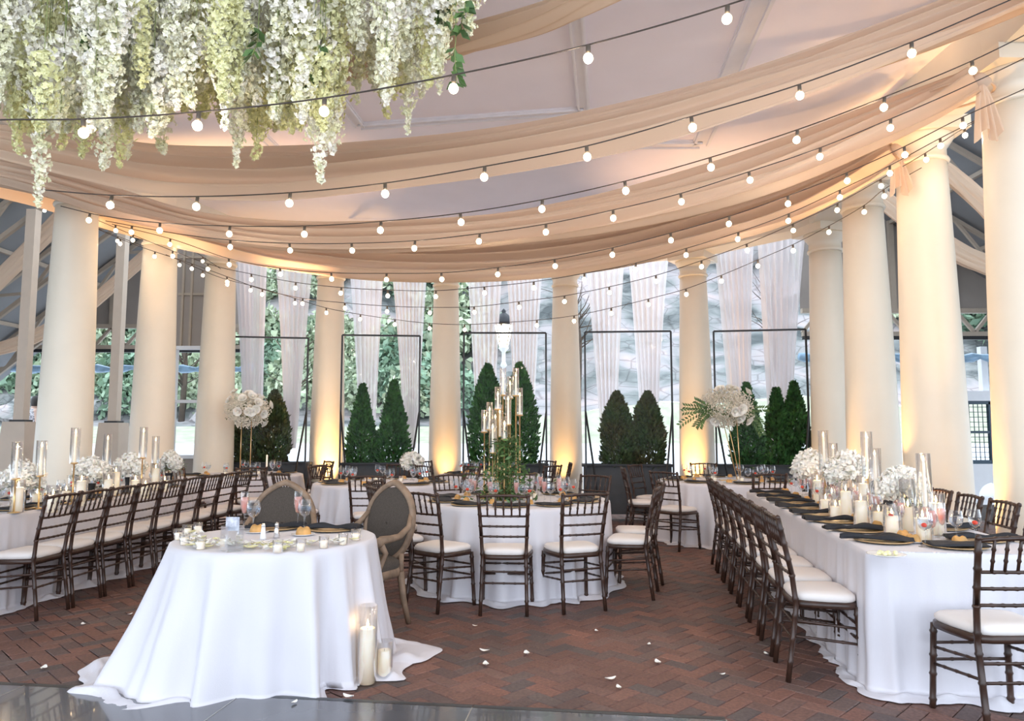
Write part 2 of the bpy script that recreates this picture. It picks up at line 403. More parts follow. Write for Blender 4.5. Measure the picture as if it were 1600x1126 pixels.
for i, (x, y, nm) in enumerate(COLS):
    nxt = COLS[min(i + 1, 10)]; prv = COLS[max(i - 1, 0)]
    rz = math.atan2(nxt[1] - prv[1], nxt[0] - prv[0])
    c = empty('column', (x, y, 0), rz, label=nm, cat='column', kind='thing')
    inst('shaft', ms, c); inst('capital', mn, c); inst('base', mb_, c); inst('abacus', ma, c)

# ring beam over the columns + ceiling
ring = [Vector((x, y, 0)) for x, y, _ in COLS]
full = [Vector((-5.2, 6.6, 0)), ] + ring
full = [Vector((-5.0, -1.5, 0)), Vector((-5.25, 3, 0))] + [Vector((-5.35, 6.6, 0))] + ring + [Vector((3.9, 3.4, 0)), Vector((3.8, -1.5, 0))]
for i in range(len(full) - 1):
    a, b = full[i], full[i + 1]; m = (a + b) / 2; d = b - a
    q = MB(); L = d.length
    q.box((m.x, m.y, 4.70), (L + .12, .46, .40), math.atan2(d.y, d.x))
    tag(q.build('trim_%d' % (i + 1), M['beam'], flat=True), kind='structure')
# ceiling polygon (slightly larger than the ring)
cpts = [(p.x * 1.0, p.y, 4.9) for p in full]
cc = MB(); cc.add([(x, y, z) for x, y, z in cpts] + [(x, y, z + .12) for x, y, z in cpts], [tuple(range(len(cpts)))[::-1], tuple(range(len(cpts), 2 * len(cpts)))])
ceiling = tag(cc.build('ceiling', M['ceiling'], flat=True), kind='structure')
def molding(pts, wid):
    for a, b in zip(pts, pts[1:]):
        a = at(*a, z=4.9); b = at(*b, z=4.9)
        d = (b - a).normalized(); n = Vector((-d.y, d.x, 0))
        for off, ww, h in ((0, wid, .02), (wid * .36, wid * .14, .045), (-wid * .36, wid * .14, .045)):
            q = MB(); q.bar(a + n * off - Vector((0, 0, h / 2)), b + n * off - Vector((0, 0, h / 2)), ww, h)
            q.build('molding', M['trim'], ceiling, flat=True)
molding([(528, 150), (562, 195), (912, 170), (893, -60)], .14)
molding([(1210, -50), (1095, 224), (930, 224)], .22)
molding([(405, 205), (437, 236)], .14)
molding([(380, 236), (437, 236)], .08)

# ------------------------------------------------------------------ side annexes
def annex(side):
    S = 1 if side == 'right' else -1
    YB = 16.0 if S < 0 else 14.4
    if S < 0: roofz = lambda x: 4.26 + .8 * (x + 9.08)       # x negative
    else: roofz = lambda x: 4.85 - .62 * (x - 8.7)
    xi, xo = S * 5.7, S * 11.8
    r = MB(); zi, zo = roofz(xi), roofz(xo)
    r.add([(xi, 2, zi), (xo, 2, zo), (xo, YB + .2, zo), (xi, YB + .2, zi), (xi, 2, zi + .08), (xo, 2, zo + .08), (xo, YB + .2, zo + .08), (xi, YB + .2, zi + .08)],
          [(0, 1, 2, 3), (7, 6, 5, 4), (0, 4, 5, 1), (1, 5, 6, 2), (2, 6, 7, 3)])
    tag(r.build('roof_' + side, M['tentroof'], flat=True), kind='structure')
    zh = 3.22 if S < 0 else 3.30          # bottom of header
    wl = MB(); xs = [xi + (xo - xi) * i / 6 for i in range(7)]
    for a, b in zip(xs, xs[1:]):
        wl.add([(a, YB, zh + .5), (b, YB, zh + .5), (b, YB, max(roofz(b), zh + .5)), (a, YB, max(roofz(a), zh + .5))], [(0, 1, 2, 3)])
    g = tag(wl.build('wall_' + side, M['annex'], flat=True), kind='structure')
    for k in range(5):
        x = xi + (xo - xi) * (k + .5) / 5
        if roofz(x) > zh + .6:
            q = MB(); q.box((x, YB - .05, (zh + .5 + roofz(x)) / 2), (.1, .08, roofz(x) - zh - .5)); q.build('wall_stud', M['truss'], g, flat=True)
    # header truss
    h = empty('header_truss', (0, YB - .06, 0), label='pale lattice beam over the open %s end of the side tent' % side, cat='truss')
    for z, t in ((zh, .09), (zh + .46, .09)):
        q = MB(); q.box(((xi + xo) / 2, 0, z), (abs(xo - xi), .1, t)); q.build('chord', M['truss'], h, flat=True)
    n = 9
    for k in range(n):
        a = xi + (xo - xi) * k / n; b = xi + (xo - xi) * (k + 1) / n; m = (a + b) / 2
        for p, q2 in ((a, m), (b, m)):
            q = MB(); q.bar((p, 0, zh + .03), (q2, 0, zh + .43), .06); q.build('web', M['truss'], h, flat=True)
    q = MB(); q.box(((xi + xo) / 2, -.02, zh - .08), (abs(xo - xi), .08, .07)); q.build('shade_rail', M['black'], h, flat=True)
    # rolled clear side curtain under the header
    q = MB(); pts = []; rr = []
    for k in range(40):
        x = xi + (xo - xi) * k / 39; pts.append((x, YB + .15, zh - .42 - .05 * abs(math.sin(k * .55)))); rr.append(.075 + .03 * math.sin(k * 2.1))
    q.tube(pts, rr, 8); tag(q.build('rolled_tarp', M['vinyl']), 'blue-tinted clear tarp rolled up under the %s tent header' % side, 'tarp')
    # sloping trusses
    ys = (9.4, 11.4, 13.2, 14.9) if S < 0 else (7.6, 9.4, 11.2, 13.0)
    for k, y in enumerate(ys):
        t = empty('roof_truss', (0, y, 0), label='sloping lattice roof truss of the %s tent, %s from the back wall' % (side, ORD[len(ys) - 1 - k]), cat='truss')
        L = 8
        q = MB(); q.bar((xi, 0, roofz(xi) - .08), (xo, 0, roofz(xo) - .08), .07, .07); q.build('chord', M['truss'], t, flat=True)
        q = MB(); q.bar((xi, 0, roofz(xi) - .62), (xo, 0, roofz(xo) - .62), .07, .07); q.build('chord', M['truss'], t, flat=True)
        for i in range(L):
            a = xi + (xo - xi) * i / L; b = xi + (xo - xi) * (i + 1) / L
            q = MB()
            if i % 2: q.bar((a, 0, roofz(a) - .08), (b, 0, roofz(b) - .62), .05)
            else: q.bar((a, 0, roofz(a) - .62), (b, 0, roofz(b) - .08), .05)
            q.build('web', M['truss'], t, flat=True)
        # purlins between trusses
    for i in range(5):
        x = xi + (xo - xi) * (i + .5) / 5
        q = MB(); q.box((x, (2 + YB) / 2, roofz(x) - .04), (.07, YB - 2, .07)); tag(q.build('purlin', M['truss'], flat=True), kind='structure')
    return roofz
rzl = annex('left'); rzr = annex('right')

# fabric swags hanging under the annex roofs
def ribbon(name, top, bot, mat_, folds=6, amp=.05, n=60, m=26, seed=0, parent=None, thick=0):
    """surface between two space curves with lengthwise folds"""
    r = random.Random(seed); ph = [r.uniform(0, 6.28) for _ in range(6)]
    rows = []
    for i in range(n + 1):
        u = i / n; a = top(u); b = bot(u); d = (b - a); row = []
        t = (top(min(1, u + .01)) - top(max(0, u - .01))).normalized(); nn = t.cross(d).normalized()
        if nn.y > 0: nn = -nn
        for j in range(m + 1):
            v = j / m
            vv = v + .012 * math.sin(u * 9 + ph[3] + v * 20)
            f = math.sin(v * folds * 2 * PI + ph[0] + 1.6 * math.sin(u * 4 + ph[1])) * .6 + math.sin(v * folds * 3.7 * PI + ph[2] + u * 5) * .3 + .35 * math.sin(v * PI) + .22 * abs(math.sin(v * folds * 4.3 * PI + ph[4] + 1.3 * math.sin(u * 3 + ph[5]))) + .10 * math.sin(v * folds * 11 * PI + u * 2)
            row.append(a + d * vv + nn * f * amp)
        rows.append(row)
    q = MB(); q.grid(rows); return q.build(name, mat_, parent)
def curve(pts):
    """smooth interpolation through points (Catmull-Rom over index)"""
    P = [Vector(p) for p in pts]; n = len(P) - 1
    def f(u):
        x = max(0, min(n - 1e-6, u * n)); i = int(x); t = x - i
        p1, p2 = P[i], P[i + 1]; p0 = P[i - 1] if i else p1 * 2 - p2; p3 = P[i + 2] if i + 2 <= n else p2 * 2 - p1
        return .5 * ((2 * p1) + (p2 - p0) * t + (2 * p0 - 5 * p1 + 4 * p2 - p3) * t * t + (3 * p1 - p0 - 3 * p2 + p3) * t ** 3)
    return f
def pxcurve(pts, y0, y1, ymid=None):
    out = []
    for i, (px, py) in enumerate(pts):
        u = i / (len(pts) - 1); Y = y0 + (y1 - y0) * u
        if ymid is not None: Y += (ymid - (y0 + y1) / 2) * (1 - (2 * u - 1) ** 2)
        out.append(at(px, py, Y=Y))
    return curve(out)
SW = [([(-40, 455), (50, 366), (95, 325), (160, 262), (260, 180)], [(-40, 492), (50, 405), (95, 363), (160, 300), (260, 215)], 11.9, 11.9, 'peach fabric swag along the sloping truss at the left edge'),
      ([(-40, 548), (30, 526), (75, 506), (130, 475), (225, 392), (300, 330)], [(-40, 562), (30, 547), (75, 528), (130, 499), (225, 418), (300, 360)], 13.9, 13.9, 'pale fabric swag sagging low under the left tent roof'),
      ([(1440, 225), (1490, 266), (1545, 308), (1640, 385)], [(1440, 252), (1490, 296), (1545, 350), (1640, 440)], 8.4, 8.4, 'peach fabric swag on the upper truss behind the right columns'),
      ([(1340, 262), (1375, 292), (1480, 368), (1545, 402), (1640, 440)], [(1340, 285), (1375, 325), (1480, 402), (1545, 434), (1640, 470)], 10.4, 10.4, 'peach fabric swag on the lower truss behind the right columns')]
for i, (t, b, y0, y1, lb) in enumerate(SW):
    o = ribbon('fabric_swag', pxcurve(t, y0, y1), pxcurve([(x, y) for x, y in b], y0 - .1, y1 - .1), M['drape'], 4, .05, 40, 18, i)
    tag(o, lb, 'drape')
# annex posts with pedestals
for (px, py, Y, lb) in ((33, 655, 11.3, 'square tan tent post on a concrete pedestal at the left edge'), (178, 660, 12.8, 'square tan tent post on a pedestal between the two left columns')):
    p = at(px, py, Y=Y); g = empty('tent_post', (p.x, Y, 0), label=lb, cat='post')
    ht = rzl(p.x) - .65
    MB().box((0, 0, 1.55 + (ht - 1.55) / 2), (.15, .15, ht - 1.55)).build('post', M['post'], g, flat=True)
    MB().box((0, 0, .775), (.52, .52, 1.55), taper=.66).build('pedestal', M['post'], g, flat=True)
    MB().box((0, 0, 1.565), (.22, .22, .03)).build('base_plate', M['black'], g, flat=True)

# grey window wall between the second and third left columns
YW = 12.6
a = at(269, 560, Y=YW).x; b = at(330, 560, Y=YW).x
zt = at(300, 541, Y=YW).z; zb = at(300, 716, Y=YW).z; zm = at(300, 627, Y=YW).z
wl = MB().box(((a + b) / 2, YW, (zt + 5.3) / 2), (b - a, .1, 5.3 - zt)); wb = tag(wl.build('wall_back', M['annex'], flat=True), kind='structure')
MB().box(((a + b) / 2, YW, zb / 2), (b - a, .1, zb)).build('wall_panel', M['annex'], wb, flat=True)
for z in (zt + .9, zt + 1.55):
    MB().box(((a + b) / 2 + .04, YW - .06, z), (b - a - .1, .03, .04)).build('panel_batten', M['truss'], wb, flat=True)
for x in (a + .17, a + .32):
    MB().box((x, YW - .07, (zt + 5.2) / 2), (.035, .04, 5.2 - zt)).build('panel_batten', M['truss'], wb, flat=True)
win = tag(MB().box((a + .05, YW - .03, (zb + zt) / 2), (.1, .14, zt - zb)).build('window_1', M['white'], flat=True), kind='structure')
for (c, s) in ((((a + b) / 2, YW - .03, zt - .03), (b - a, .12, .06)), (((a + b) / 2, YW - .03, zb + .03), (b - a, .12, .06)), (((a + b) / 2, YW - .03, zm), (b - a, .1, .05)), ((b - .05, YW - .03, (zb + zt) / 2), (.08, .12, zt - zb))):
    MB().box(c, s).build('window_frame', M['white'], win, flat=True)
for z0, z1 in ((zb, zm), (zm, zt)):
    MB().box(((a + b) / 2, YW, (z0 + z1) / 2), (b - a - .2, .008, z1 - z0)).build('pane', M['acrylic'], win, flat=True)

# ------------------------------------------------------------------ outside: terrain, road, grass, rock bank
def tz(x, y):
    pts = [(14.6, -.03), (16, .40), (18, .5), (26, 1.0), (29.5, 1.9), (33, 4.2), (38, 9.5), (44, 17), (52, 24)]
    if x > -2: k = min(1, (x + 2) / 6); y = y + k * 3 * max(0, min(1, (y - 26) / 3))
    for (a, za), (b, zb) in zip(pts, pts[1:]):
        if y <= b: z = za + (zb - za) * max(0, (y - a)) / (b - a); break
    else: z = pts[-1][1]
    if y > 29: z += 1.1 * noise.fractal(Vector((x * .28, y * .28, 3)), 1, 2, 4) * min(1, (y - 29) / 3)
    return z
def strip(name, y0, y1, ny, material, nx=90, kind='structure', lab=None):
    rows = [[Vector((x, y0 + (y1 - y0) * j / ny, tz(x, y0 + (y1 - y0) * j / ny))) for x in [(-42 + 84 * i / nx) for i in range(nx + 1)]] for j in range(ny + 1)]
    q = MB(); q.grid(rows); o = q.build(name, material); tag(o, kind=kind); return o
strip('pavement', 14.6, 18.6, 6, M['road']); strip('road', 18.6, 25.5, 4, M['road'])
strip('verge', 25.5, 28.2, 4, M['grass']); strip('hillside', 28.2, 54, 60, M['rock'], 160)

# leafy growth: a cloud of leaf quads on a surface
def leaf_cloud(n, shape, size, r, flat=.3, up=0):
    q = MB(); q.smooth = False; vs = []; fs = []
    for _ in range(n):
        p, nrm = shape(r); s = size * r.uniform(.6, 1.3)
        d = Vector((r.gauss(0, 1), r.gauss(0, 1), r.gauss(0, 1) + up)).normalized()
        t = (d - nrm * d.dot(nrm) * flat).normalized(); b = t.cross(Vector((r.gauss(0, 1), r.gauss(0, 1), r.gauss(0, 1)))).normalized()
        o = len(vs); vs += [p, p + t * s * .5 + b * s * .28, p + t * s, p + t * s * .5 - b * s * .28]; fs.append((o, o + 1, o + 2, o + 3))
    return vs, fs
def bush_shape(rx, rz):
    def f(r):
        d = Vector((r.gauss(0, 1), r.gauss(0, 1), abs(r.gauss(0, 1)) * 1.1)).normalized()
        k = 1 + .22 * noise.noise(d * 2.3 + Vector((rx, 0, 0))) ; k *= r.uniform(.72, 1.02)
        return Vector((d.x * rx * k, d.y * rx * k, d.z * rz * k)), d
    return f
rs = random.Random(11)
def shrub_mesh(rx, rz, n, size, material):
    q = MB(); q.smooth = False; q.add(*leaf_cloud(n, bush_shape(rx, rz), size, rs)); return q.mesh('foliage', material)
SHR = [shrub_mesh(1.5, 2.0, 1500, .34, M['shrub_l']), shrub_mesh(1.7, 2.4, 1500, .36, M['shrub_d']), shrub_mesh(1.3, 1.5, 1100, .30, M['autumn']), shrub_mesh(2.0, 3.4, 1900, .42, M['shrub_l'])]
names = ['pale green shrub growing on the bank behind the pavilion', 'dark green shrub growing on the bank behind the pavilion', 'russet autumn shrub growing on the bank behind the pavilion', 'tall pale green shrub growing on the bank behind the pavilion']
def shrub(x, y, k, s=1):
    o = inst('shrub', SHR[k], None, (x, y, tz(x, y) - .3), rs.uniform(0, 6), s); tag(o, names[k], 'shrub', 'shrubs on the bank')
for i in range(26):
    shrub(-27 + i * .98 + rs.uniform(-.4, .4), 30.5 + rs.uniform(-.6, 1.2), rs.choice((0, 0, 1, 0)), rs.uniform(.7, 1.1))
for i in range(26):
    shrub(-29 + i * 1.1 + rs.uniform(-.4, .4), 33.4 + rs.uniform(-.6, 1), rs.choice((0, 3, 1, 0)), rs.uniform(.8, 1.2))
for i in range(30):
    x = -30 + i * 2.1 + rs.uniform(-.6, .6)
    shrub(x, 37.5 + rs.uniform(-1, 1), rs.choice((0, 2, 2, 3, 1)), rs.uniform(.7, 1.2))
for i in range(30):
    x = -31 + i * 2.2 + rs.uniform(-.6, .6)
    shrub(x, 42 + rs.uniform(-1, 1), rs.choice((0, 2, 3, 1)), rs.uniform(.9, 1.4))
for x, y, k, s in ((4, 35.6, 2, .6), (7.5, 35.4, 0, .5), (10, 36.5, 2, .8), (14.5, 35, 0, .7), (21, 31.5, 1, 1.3), (22.6, 32.2, 1, 1.2), (24.2, 32, 1, 1.4), (19.4, 31.9, 1, 1.1), (17.6, 32.4, 0, 1.0), (26, 31.6, 0, 1.3)):
    shrub(x, y, k, s)
for i in range(22):
    shrub(rs.uniform(-1, 19), rs.uniform(35.5, 42), rs.choice((2, 2, 0, 3)), rs.uniform(.6, 1.1))
# conifers and bare trees behind the bank
def conifer(h, w_, n=2200):
    q = MB(); q.smooth = False
    def sh(r):
        t = r.random() ** .8; a = r.uniform(0, 6.283); k = (1 - t) * w_ * (.55 + .45 * abs(math.sin(t * 26))) * r.uniform(.5, 1)
        return Vector((k * math.cos(a), k * math.sin(a), h * (.12 + .88 * t))), Vector((math.cos(a), math.sin(a), .2))
    q.add(*leaf_cloud(n, sh, .6, rs, up=-.4)); return q.mesh('foliage', M['cedar'])
CON = [conifer(10, 2.4), conifer(8, 1.9)]; TR = MB().tube([(0, 0, -.5), (0, 0, 7)], [.2, .06], 7).mesh('trunk', M['bark'])
for x, y, k, lb in ((-16.5, 39, 0, 'tall dark conifer seen in the gap beside the first curtain'), (-12.0, 41, 0, 'tall dark conifer between the first pair of curtains'), (-8.4, 40, 1, 'dark conifer beyond the second bay of curtains'), (-4.1, 42, 1, 'dark conifer behind the left curtain of the middle bay'),
                    (1.5, 39, 0, 'dark conifer seen beside the right curtain of the middle bay'), (4.4, 45.5, 0, 'dark conifer left of the curtains in the fourth bay'), (7.0, 39.5, 0, 'dark conifer between the curtains of the fourth bay'), (13, 44, 1, 'dark conifer above the pale rock face')):
    e = empty('conifer_tree', (x, y, tz(x, y)), rs.uniform(0, 6), label=lb, cat='tree'); inst('foliage', CON[k], e); inst('trunk', TR, e)
def bare_tree(x, y, h, seed, lb):
    r = random.Random(seed); e = empty('bare_tree', (x, y, tz(x, y)), label=lb, cat='tree')
    t = MB(); t.tube([(0, 0, -.3), (.1, 0, h * .35), (-.05, .1, h * .6)], [.13, .09, .06], 6); t.build('trunk', M['bark'], e)
    b = MB()
    for i in range(26):
        z = h * r.uniform(.2, .6); a = r.uniform(0, 6.28); L = h * r.uniform(.2, .45); p = Vector((0, 0, z)); d = Vector((math.cos(a), math.sin(a), r.uniform(.5, 1.3))).normalized(); pts = [p]
        for k in range(4):
            d = (d + Vector((r.gauss(0, .2), r.gauss(0, .2), r.gauss(0, .15)))).normalized(); p = p + d * L / 4; pts.append(p)
        b.tube(pts, [.03, .022, .016, .01, .006], 4)
    b.build('branches', M['bark'], e)
for i, (x, y, h, lb) in enumerate(((-8.2, 27.8, 5.2, 'small bare tree outside behind the second acrylic screen'), (-13, 29, 6, 'thin bare tree outside behind the first acrylic screen'), (2.6, 29, 6.5, 'bare tree outside near the street lantern'), (10.6, 29.6, 5.5, 'bare tree against the rock face behind the fourth bay'))):
    bare_tree(x, y, h, 20 + i, lb)
# boulders of the rock face
def boulder(sz, seed):
    bm = bmesh.new(); bmesh.ops.create_icosphere(bm, subdivisions=3, radius=1)
    for v in bm.verts:
        k = 1 + .38 * noise.fractal(v.co * 1.1 + Vector((seed, 0, 0)), 1, 2, 4); v.co *= k; v.co.x *= sz[0]; v.co.y *= sz[1]; v.co.z *= sz[2]
    me = bpy.data.meshes.new('boulder'); bm.to_mesh(me); bm.free(); me.materials.append(M['rock']); return me
BO = [boulder((1.6, 1.1, 1.0), 3), boulder((1.2, 1, 1.5), 9), boulder((2.1, 1.2, .9), 15)]
for i in range(46):
    x = rs.uniform(3, 26); y = rs.uniform(34.0, 44); o = inst('boulder', BO[i % 3], None, (x, y, tz(x, y) - .2), rs.uniform(0, 6), rs.uniform(.6, 1.4))
    tag(o, 'pinkish grey boulder embedded in the rocky bank behind the right curtains', 'rock', 'boulders of the rock bank')
for i in range(12):
    x = -22 + i * 1.35; y = 29.8 + rs.uniform(-.2, .4); o = inst('boulder', BO[i % 3], None, (x, y, tz(x, y) - .1), rs.uniform(0, 6), rs.uniform(.4, .7))
    tag(o, 'grey rock at the foot of the shrubs beyond the left opening', 'rock', 'rocks along the lawn')

# street lantern outside
p = at(787, 520, Y=19); L = empty('street_lantern', (p.x, 19, tz(p.x, 19)), label='lit street lantern on a grey post outside behind the middle screen', cat='lamp')
z = p.z - tz(p.x, 19)
MB().lathe([(.16, 0), (.16, .25), (.08, .35), (.06, .5), (.045, z - .9), (.09, z - .85), (.05, z - .75), (.05, z - .5), (.14, z - .40), (.1, z - .34)], 12).build('post', M['white'], L)
MB().lathe([(.12, z - .34), (.24, z + .22)], 8).build('lantern_glass', M['lampglow'], L)
MB().lathe([(.27, z + .2), (.3, z + .26), (.18, z + .42), (.1, z + .5), (.05, z + .53), (.06, z + .58), (.01, z + .64)], 8).build('cap', M['black'], L)
for k in range(4):
    a_ = k * PI / 2 + PI / 4; MB().bar((.125 * math.cos(a_), .125 * math.sin(a_), z - .34), (.25 * math.cos(a_), .25 * math.sin(a_), z + .22), .02).build('cage_bar', M['black'], L, flat=True)

# gate, low wall with arch, white post beyond the right columns
yg = 14.9
def xr(px, py): return at(px, py, Y=yg)
g = empty('garden_gate', (0, yg, 0), label='dark iron gate with wire grid beyond the right columns', cat='gate')
x0, x1, zt_, zb_ = xr(1508, 640).x, xr(1612, 640).x, xr(1530, 628).z, xr(1530, 722).z
for (c, s) in (((x0, 0, (zt_ + zb_) / 2), (.10, .06, zt_ - zb_)), ((x1, 0, (zt_ + zb_) / 2), (.1, .06, zt_ - zb_)), (((x0 + x1) / 2, 0, zt_), (x1 - x0, .06, .09)), (((x0 + x1) / 2, 0, zb_), (x1 - x0, .06, .09)), (((x0 * .62 + x1 * .38), 0, (zt_ + zb_) / 2), (.1, .06, zt_ - zb_)), (((x0 * .8 + x1 * .2), 0, zb_ * .5 + zt_ * .5), ((x1 - x0) * .4, .05, .05))):
    MB().box(c, s).build('gate_bar', M['navy'], g, flat=True)
for k in range(14): MB().box((x0 + (x1 - x0) * (k + 1) / 15, .02, (zt_ + zb_) / 2), (.012, .012, zt_ - zb_)).build('wire', M['navy'], g, flat=True)
for k in range(11): MB().box(((x0 + x1) / 2, .02, zb_ + (zt_ - zb_) * (k + 1) / 12), (x1 - x0, .012, .012)).build('wire', M['navy'], g, flat=True)
# low white wall with a round-headed opening
gw = MB(); xa, xb = xr(1524, 760).x, xr(1572, 760).x; zc = xr(1540, 775).z; rad = (xb - xa) / 2; xm = (xa + xb) / 2; xw0, xw1 = x0 - .3, x1 + 1
outer = []; inner = []
N = 16
for i in range(N + 1):
    a_ = PI - PI * i / N; inner.append(Vector((xm + rad * math.cos(a_), 0, zc + rad * .9 * math.sin(a_))))
pts = [Vector((xa, 0, 0))] + inner + [Vector((xb, 0, 0))]
top = [Vector((xw0, 0, 0))] + [Vector((xw0 + (xw1 - xw0) * i / N, 0, zb_ - .03)) for i in range(N + 1)] + [Vector((xw1, 0, 0))]
for y in (0, .25): gw.grid([[p + Vector((0, y, 0)) for p in pts], [p + Vector((0, y, 0)) for p in top]])
gw.grid([pts, [p + Vector((0, .25, 0)) for p in pts]]); gw.grid([top, [p + Vector((0, .25, 0)) for p in top]])
o = gw.build('garden_wall', M['white'], flat=True); o.location = (0, yg - .1, 0); tag(o, 'low white wall with an arched opening under the iron gate', 'wall')
MB_ = MB().box(((xw0 + xw1) / 2, yg + .1, (xr(1530, 612).z + xr(1530, 628).z) / 2 + .02), (xw1 - xw0, .3, .2)); tag(MB_.build('ledge', M['white'], flat=True), 'white ledge running above the iron gate', 'ledge')
pz = xr(1546, 540).z; xq = xr(1546, 580).x
tag(MB().box((xq, yg + .2, 2.0 + (pz - 2.0) / 2), (.13, .13, pz - 2.0)).build('white_post', M['white'], flat=True), 'slim white post rising above the white ledge', 'post')
# passer-by outside on the left
def person(loc, rz):
    e = empty('person', loc, rz, label='dark-haired person in a spotted white top walking outside behind the left tent post', cat='person')
    me = bpy.data.meshes.new('body'); J_ = {'pelvis': (0, 0, .92), 'chest': (0, 0, 1.28), 'neck': (0, .01, 1.46), 'head': (0, .02, 1.60), 'crown': (0, .02, 1.68),
        'ls': (.17, 0, 1.40), 'le': (.22, .02, 1.12), 'lh': (.2, .16, .92), 'rs': (-.17, 0, 1.40), 're': (-.22, -.02, 1.12), 'rh': (-.2, .05, .88),
        'lhip': (.09, 0, .88), 'lk': (.1, .1, .48), 'lf': (.1, .12, .05), 'lt': (.1, .24, .04), 'rhip': (-.09, 0, .88), 'rk': (-.1, -.02, .48), 'rf': (-.1, -.18, .06), 'rt': (-.1, -.07, .03)}
    rad_ = {'pelvis': .15, 'chest': .16, 'neck': .055, 'head': .095, 'crown': .07, 'ls': .06, 'rs': .06, 'le': .042, 're': .042, 'lh': .03, 'rh': .03, 'lhip': .09, 'rhip': .09, 'lk': .06, 'rk': .06, 'lf': .04, 'rf': .04, 'lt': .03, 'rt': .03}
    ks = list(J_); ed_ = [('pelvis', 'chest'), ('chest', 'neck'), ('neck', 'head'), ('head', 'crown'), ('chest', 'ls'), ('ls', 'le'), ('le', 'lh'), ('chest', 'rs'), ('rs', 're'), ('re', 'rh'), ('pelvis', 'lhip'), ('lhip', 'lk'), ('lk', 'lf'), ('lf', 'lt'), ('pelvis', 'rhip'), ('rhip', 'rk'), ('rk', 'rf'), ('rf', 'rt')]
    me.from_pydata([J_[k] for k in ks], [(ks.index(a), ks.index(b)) for a, b in ed_], []); b = bpy.data.objects.new('body', me); C.objects.link(b); b.parent = e
    mo = b.modifiers.new('skin', 'SKIN'); 
    for i, k in enumerate(ks): me.skin_vertices[0].data[i].radius = (rad_[k], rad_[k])
    me.skin_vertices[0].data[0].use_root = True
    sm = b.modifiers.new('sub', 'SUBSURF'); sm.levels = sm.render_levels = 2
    me.materials.append(M['skin'])
    MB().lathe([(.11, 1.52), (.125, 1.60), (.12, 1.68), (.08, 1.75), (.01, 1.77)], 12, (0, -.02, 0)).build('hair', M['hair'], e)
    sp = mat('spotted_cloth', (.85, .82, .84), .8, noise_scale=26, col2=(.06, .06, .08))
    MB().lathe([(.22, .82), (.19, .95), (.165, 1.08), (.19, 1.28), (.20, 1.38), (.09, 1.46)], 16).build('top', sp, e)
    MB().lathe([(.24, .35), (.21, .6), (.19, .86)], 16).build('skirt', mat('pink_cloth', (.75, .5, .52), .8), e)
p = at(55, 640, Y=17.2); person((p.x, 17.2, tz(p.x, 17.2)), 2.3)

# ------------------------------------------------------------------ sheer curtains in the five back bays
def curtain(tl, tr, ty, bl, br_, by, Y, lb, seed):
    r = random.Random(seed); ph = r.uniform(0, 6); nf = r.choice((6, 7, 8)); rows = []
    a, b = at(tl, ty, Y=Y), at(tr, ty, Y=Y); c, d = at(bl, by, Y=Y), at(br_, by, Y=Y)
    n = 36
    for i in range(n + 1):
        t = i / n; z = a.z + (c.z - a.z) * t; k = t ** .8
        xl = a.x + (c.x - a.x) * k; x2 = b.x + (d.x - b.x) * k; row = []
        for j in range(61):
            v = j / 60; dep = .07 + .02 * t
            row.append(Vector((xl + (x2 - xl) * (v + .012 * math.sin(v * nf * 4 * PI + ph)), Y + dep * math.sin(v * nf * 2 * PI + ph + .5 * math.sin(t * 3 + ph)) + .03 * math.sin(v * nf * 5 + t * 2), z)))
        rows.append(row)
    q = MB(); q.grid(rows); tag(q.build('sheer_curtain', M['sheer']), lb, 'curtain')
bays = ['first bay from the left', 'second bay from the left', 'middle bay', 'fourth bay from the left', 'last bay on the right']
CUR = [(366, 418, 380, 384, 407, 735, 13.3), (424, 492, 380, 447, 461, 700, 13.3), (545, 603, 400, 562, 585, 700, 14.1), (608, 668, 400, 632, 650, 700, 14.1), (727, 786, 400, 745, 770, 700, 14.3), (790, 850, 400, 806, 832, 700, 14.3),
       (913, 976, 400, 940, 962, 700, 14.1), (980, 1046, 390, 1005, 1026, 700, 14.1), (1112, 1180, 350, 1146, 1172, 690, 12.9), (1180, 1264, 325, 1205, 1236, 690, 12.6)]
for i, (a, b, c, d, e, f, Y) in enumerate(CUR):
    curtain(a, b, c, d, e, f, Y, 'white sheer curtain on the %s side of the %s' % (('left', 'right')[i % 2], bays[i // 2]), i)

for i in range(5):
    a, b = CUR[2 * i], CUR[2 * i + 1]; A, B = at(a[0] - 8, a[2], Y=a[6]), at(b[1] + 8, b[2], Y=b[6])
    e = empty('curtain_rod', (0, 0, 0), label='thin rod carrying the pair of sheer curtains in the %s' % bays[i], cat='rod')
    MB().tube([A, B], .014, 8).build('rod', M['white'], e)
    c0, c1 = COLS[2 + i], COLS[3 + i]
    for p_, c_ in ((A, c0), (B, c1)):
        MB().bar(p_, (c_[0], c_[1], 4.7), .03).build('bracket', M['white'], e, flat=True)

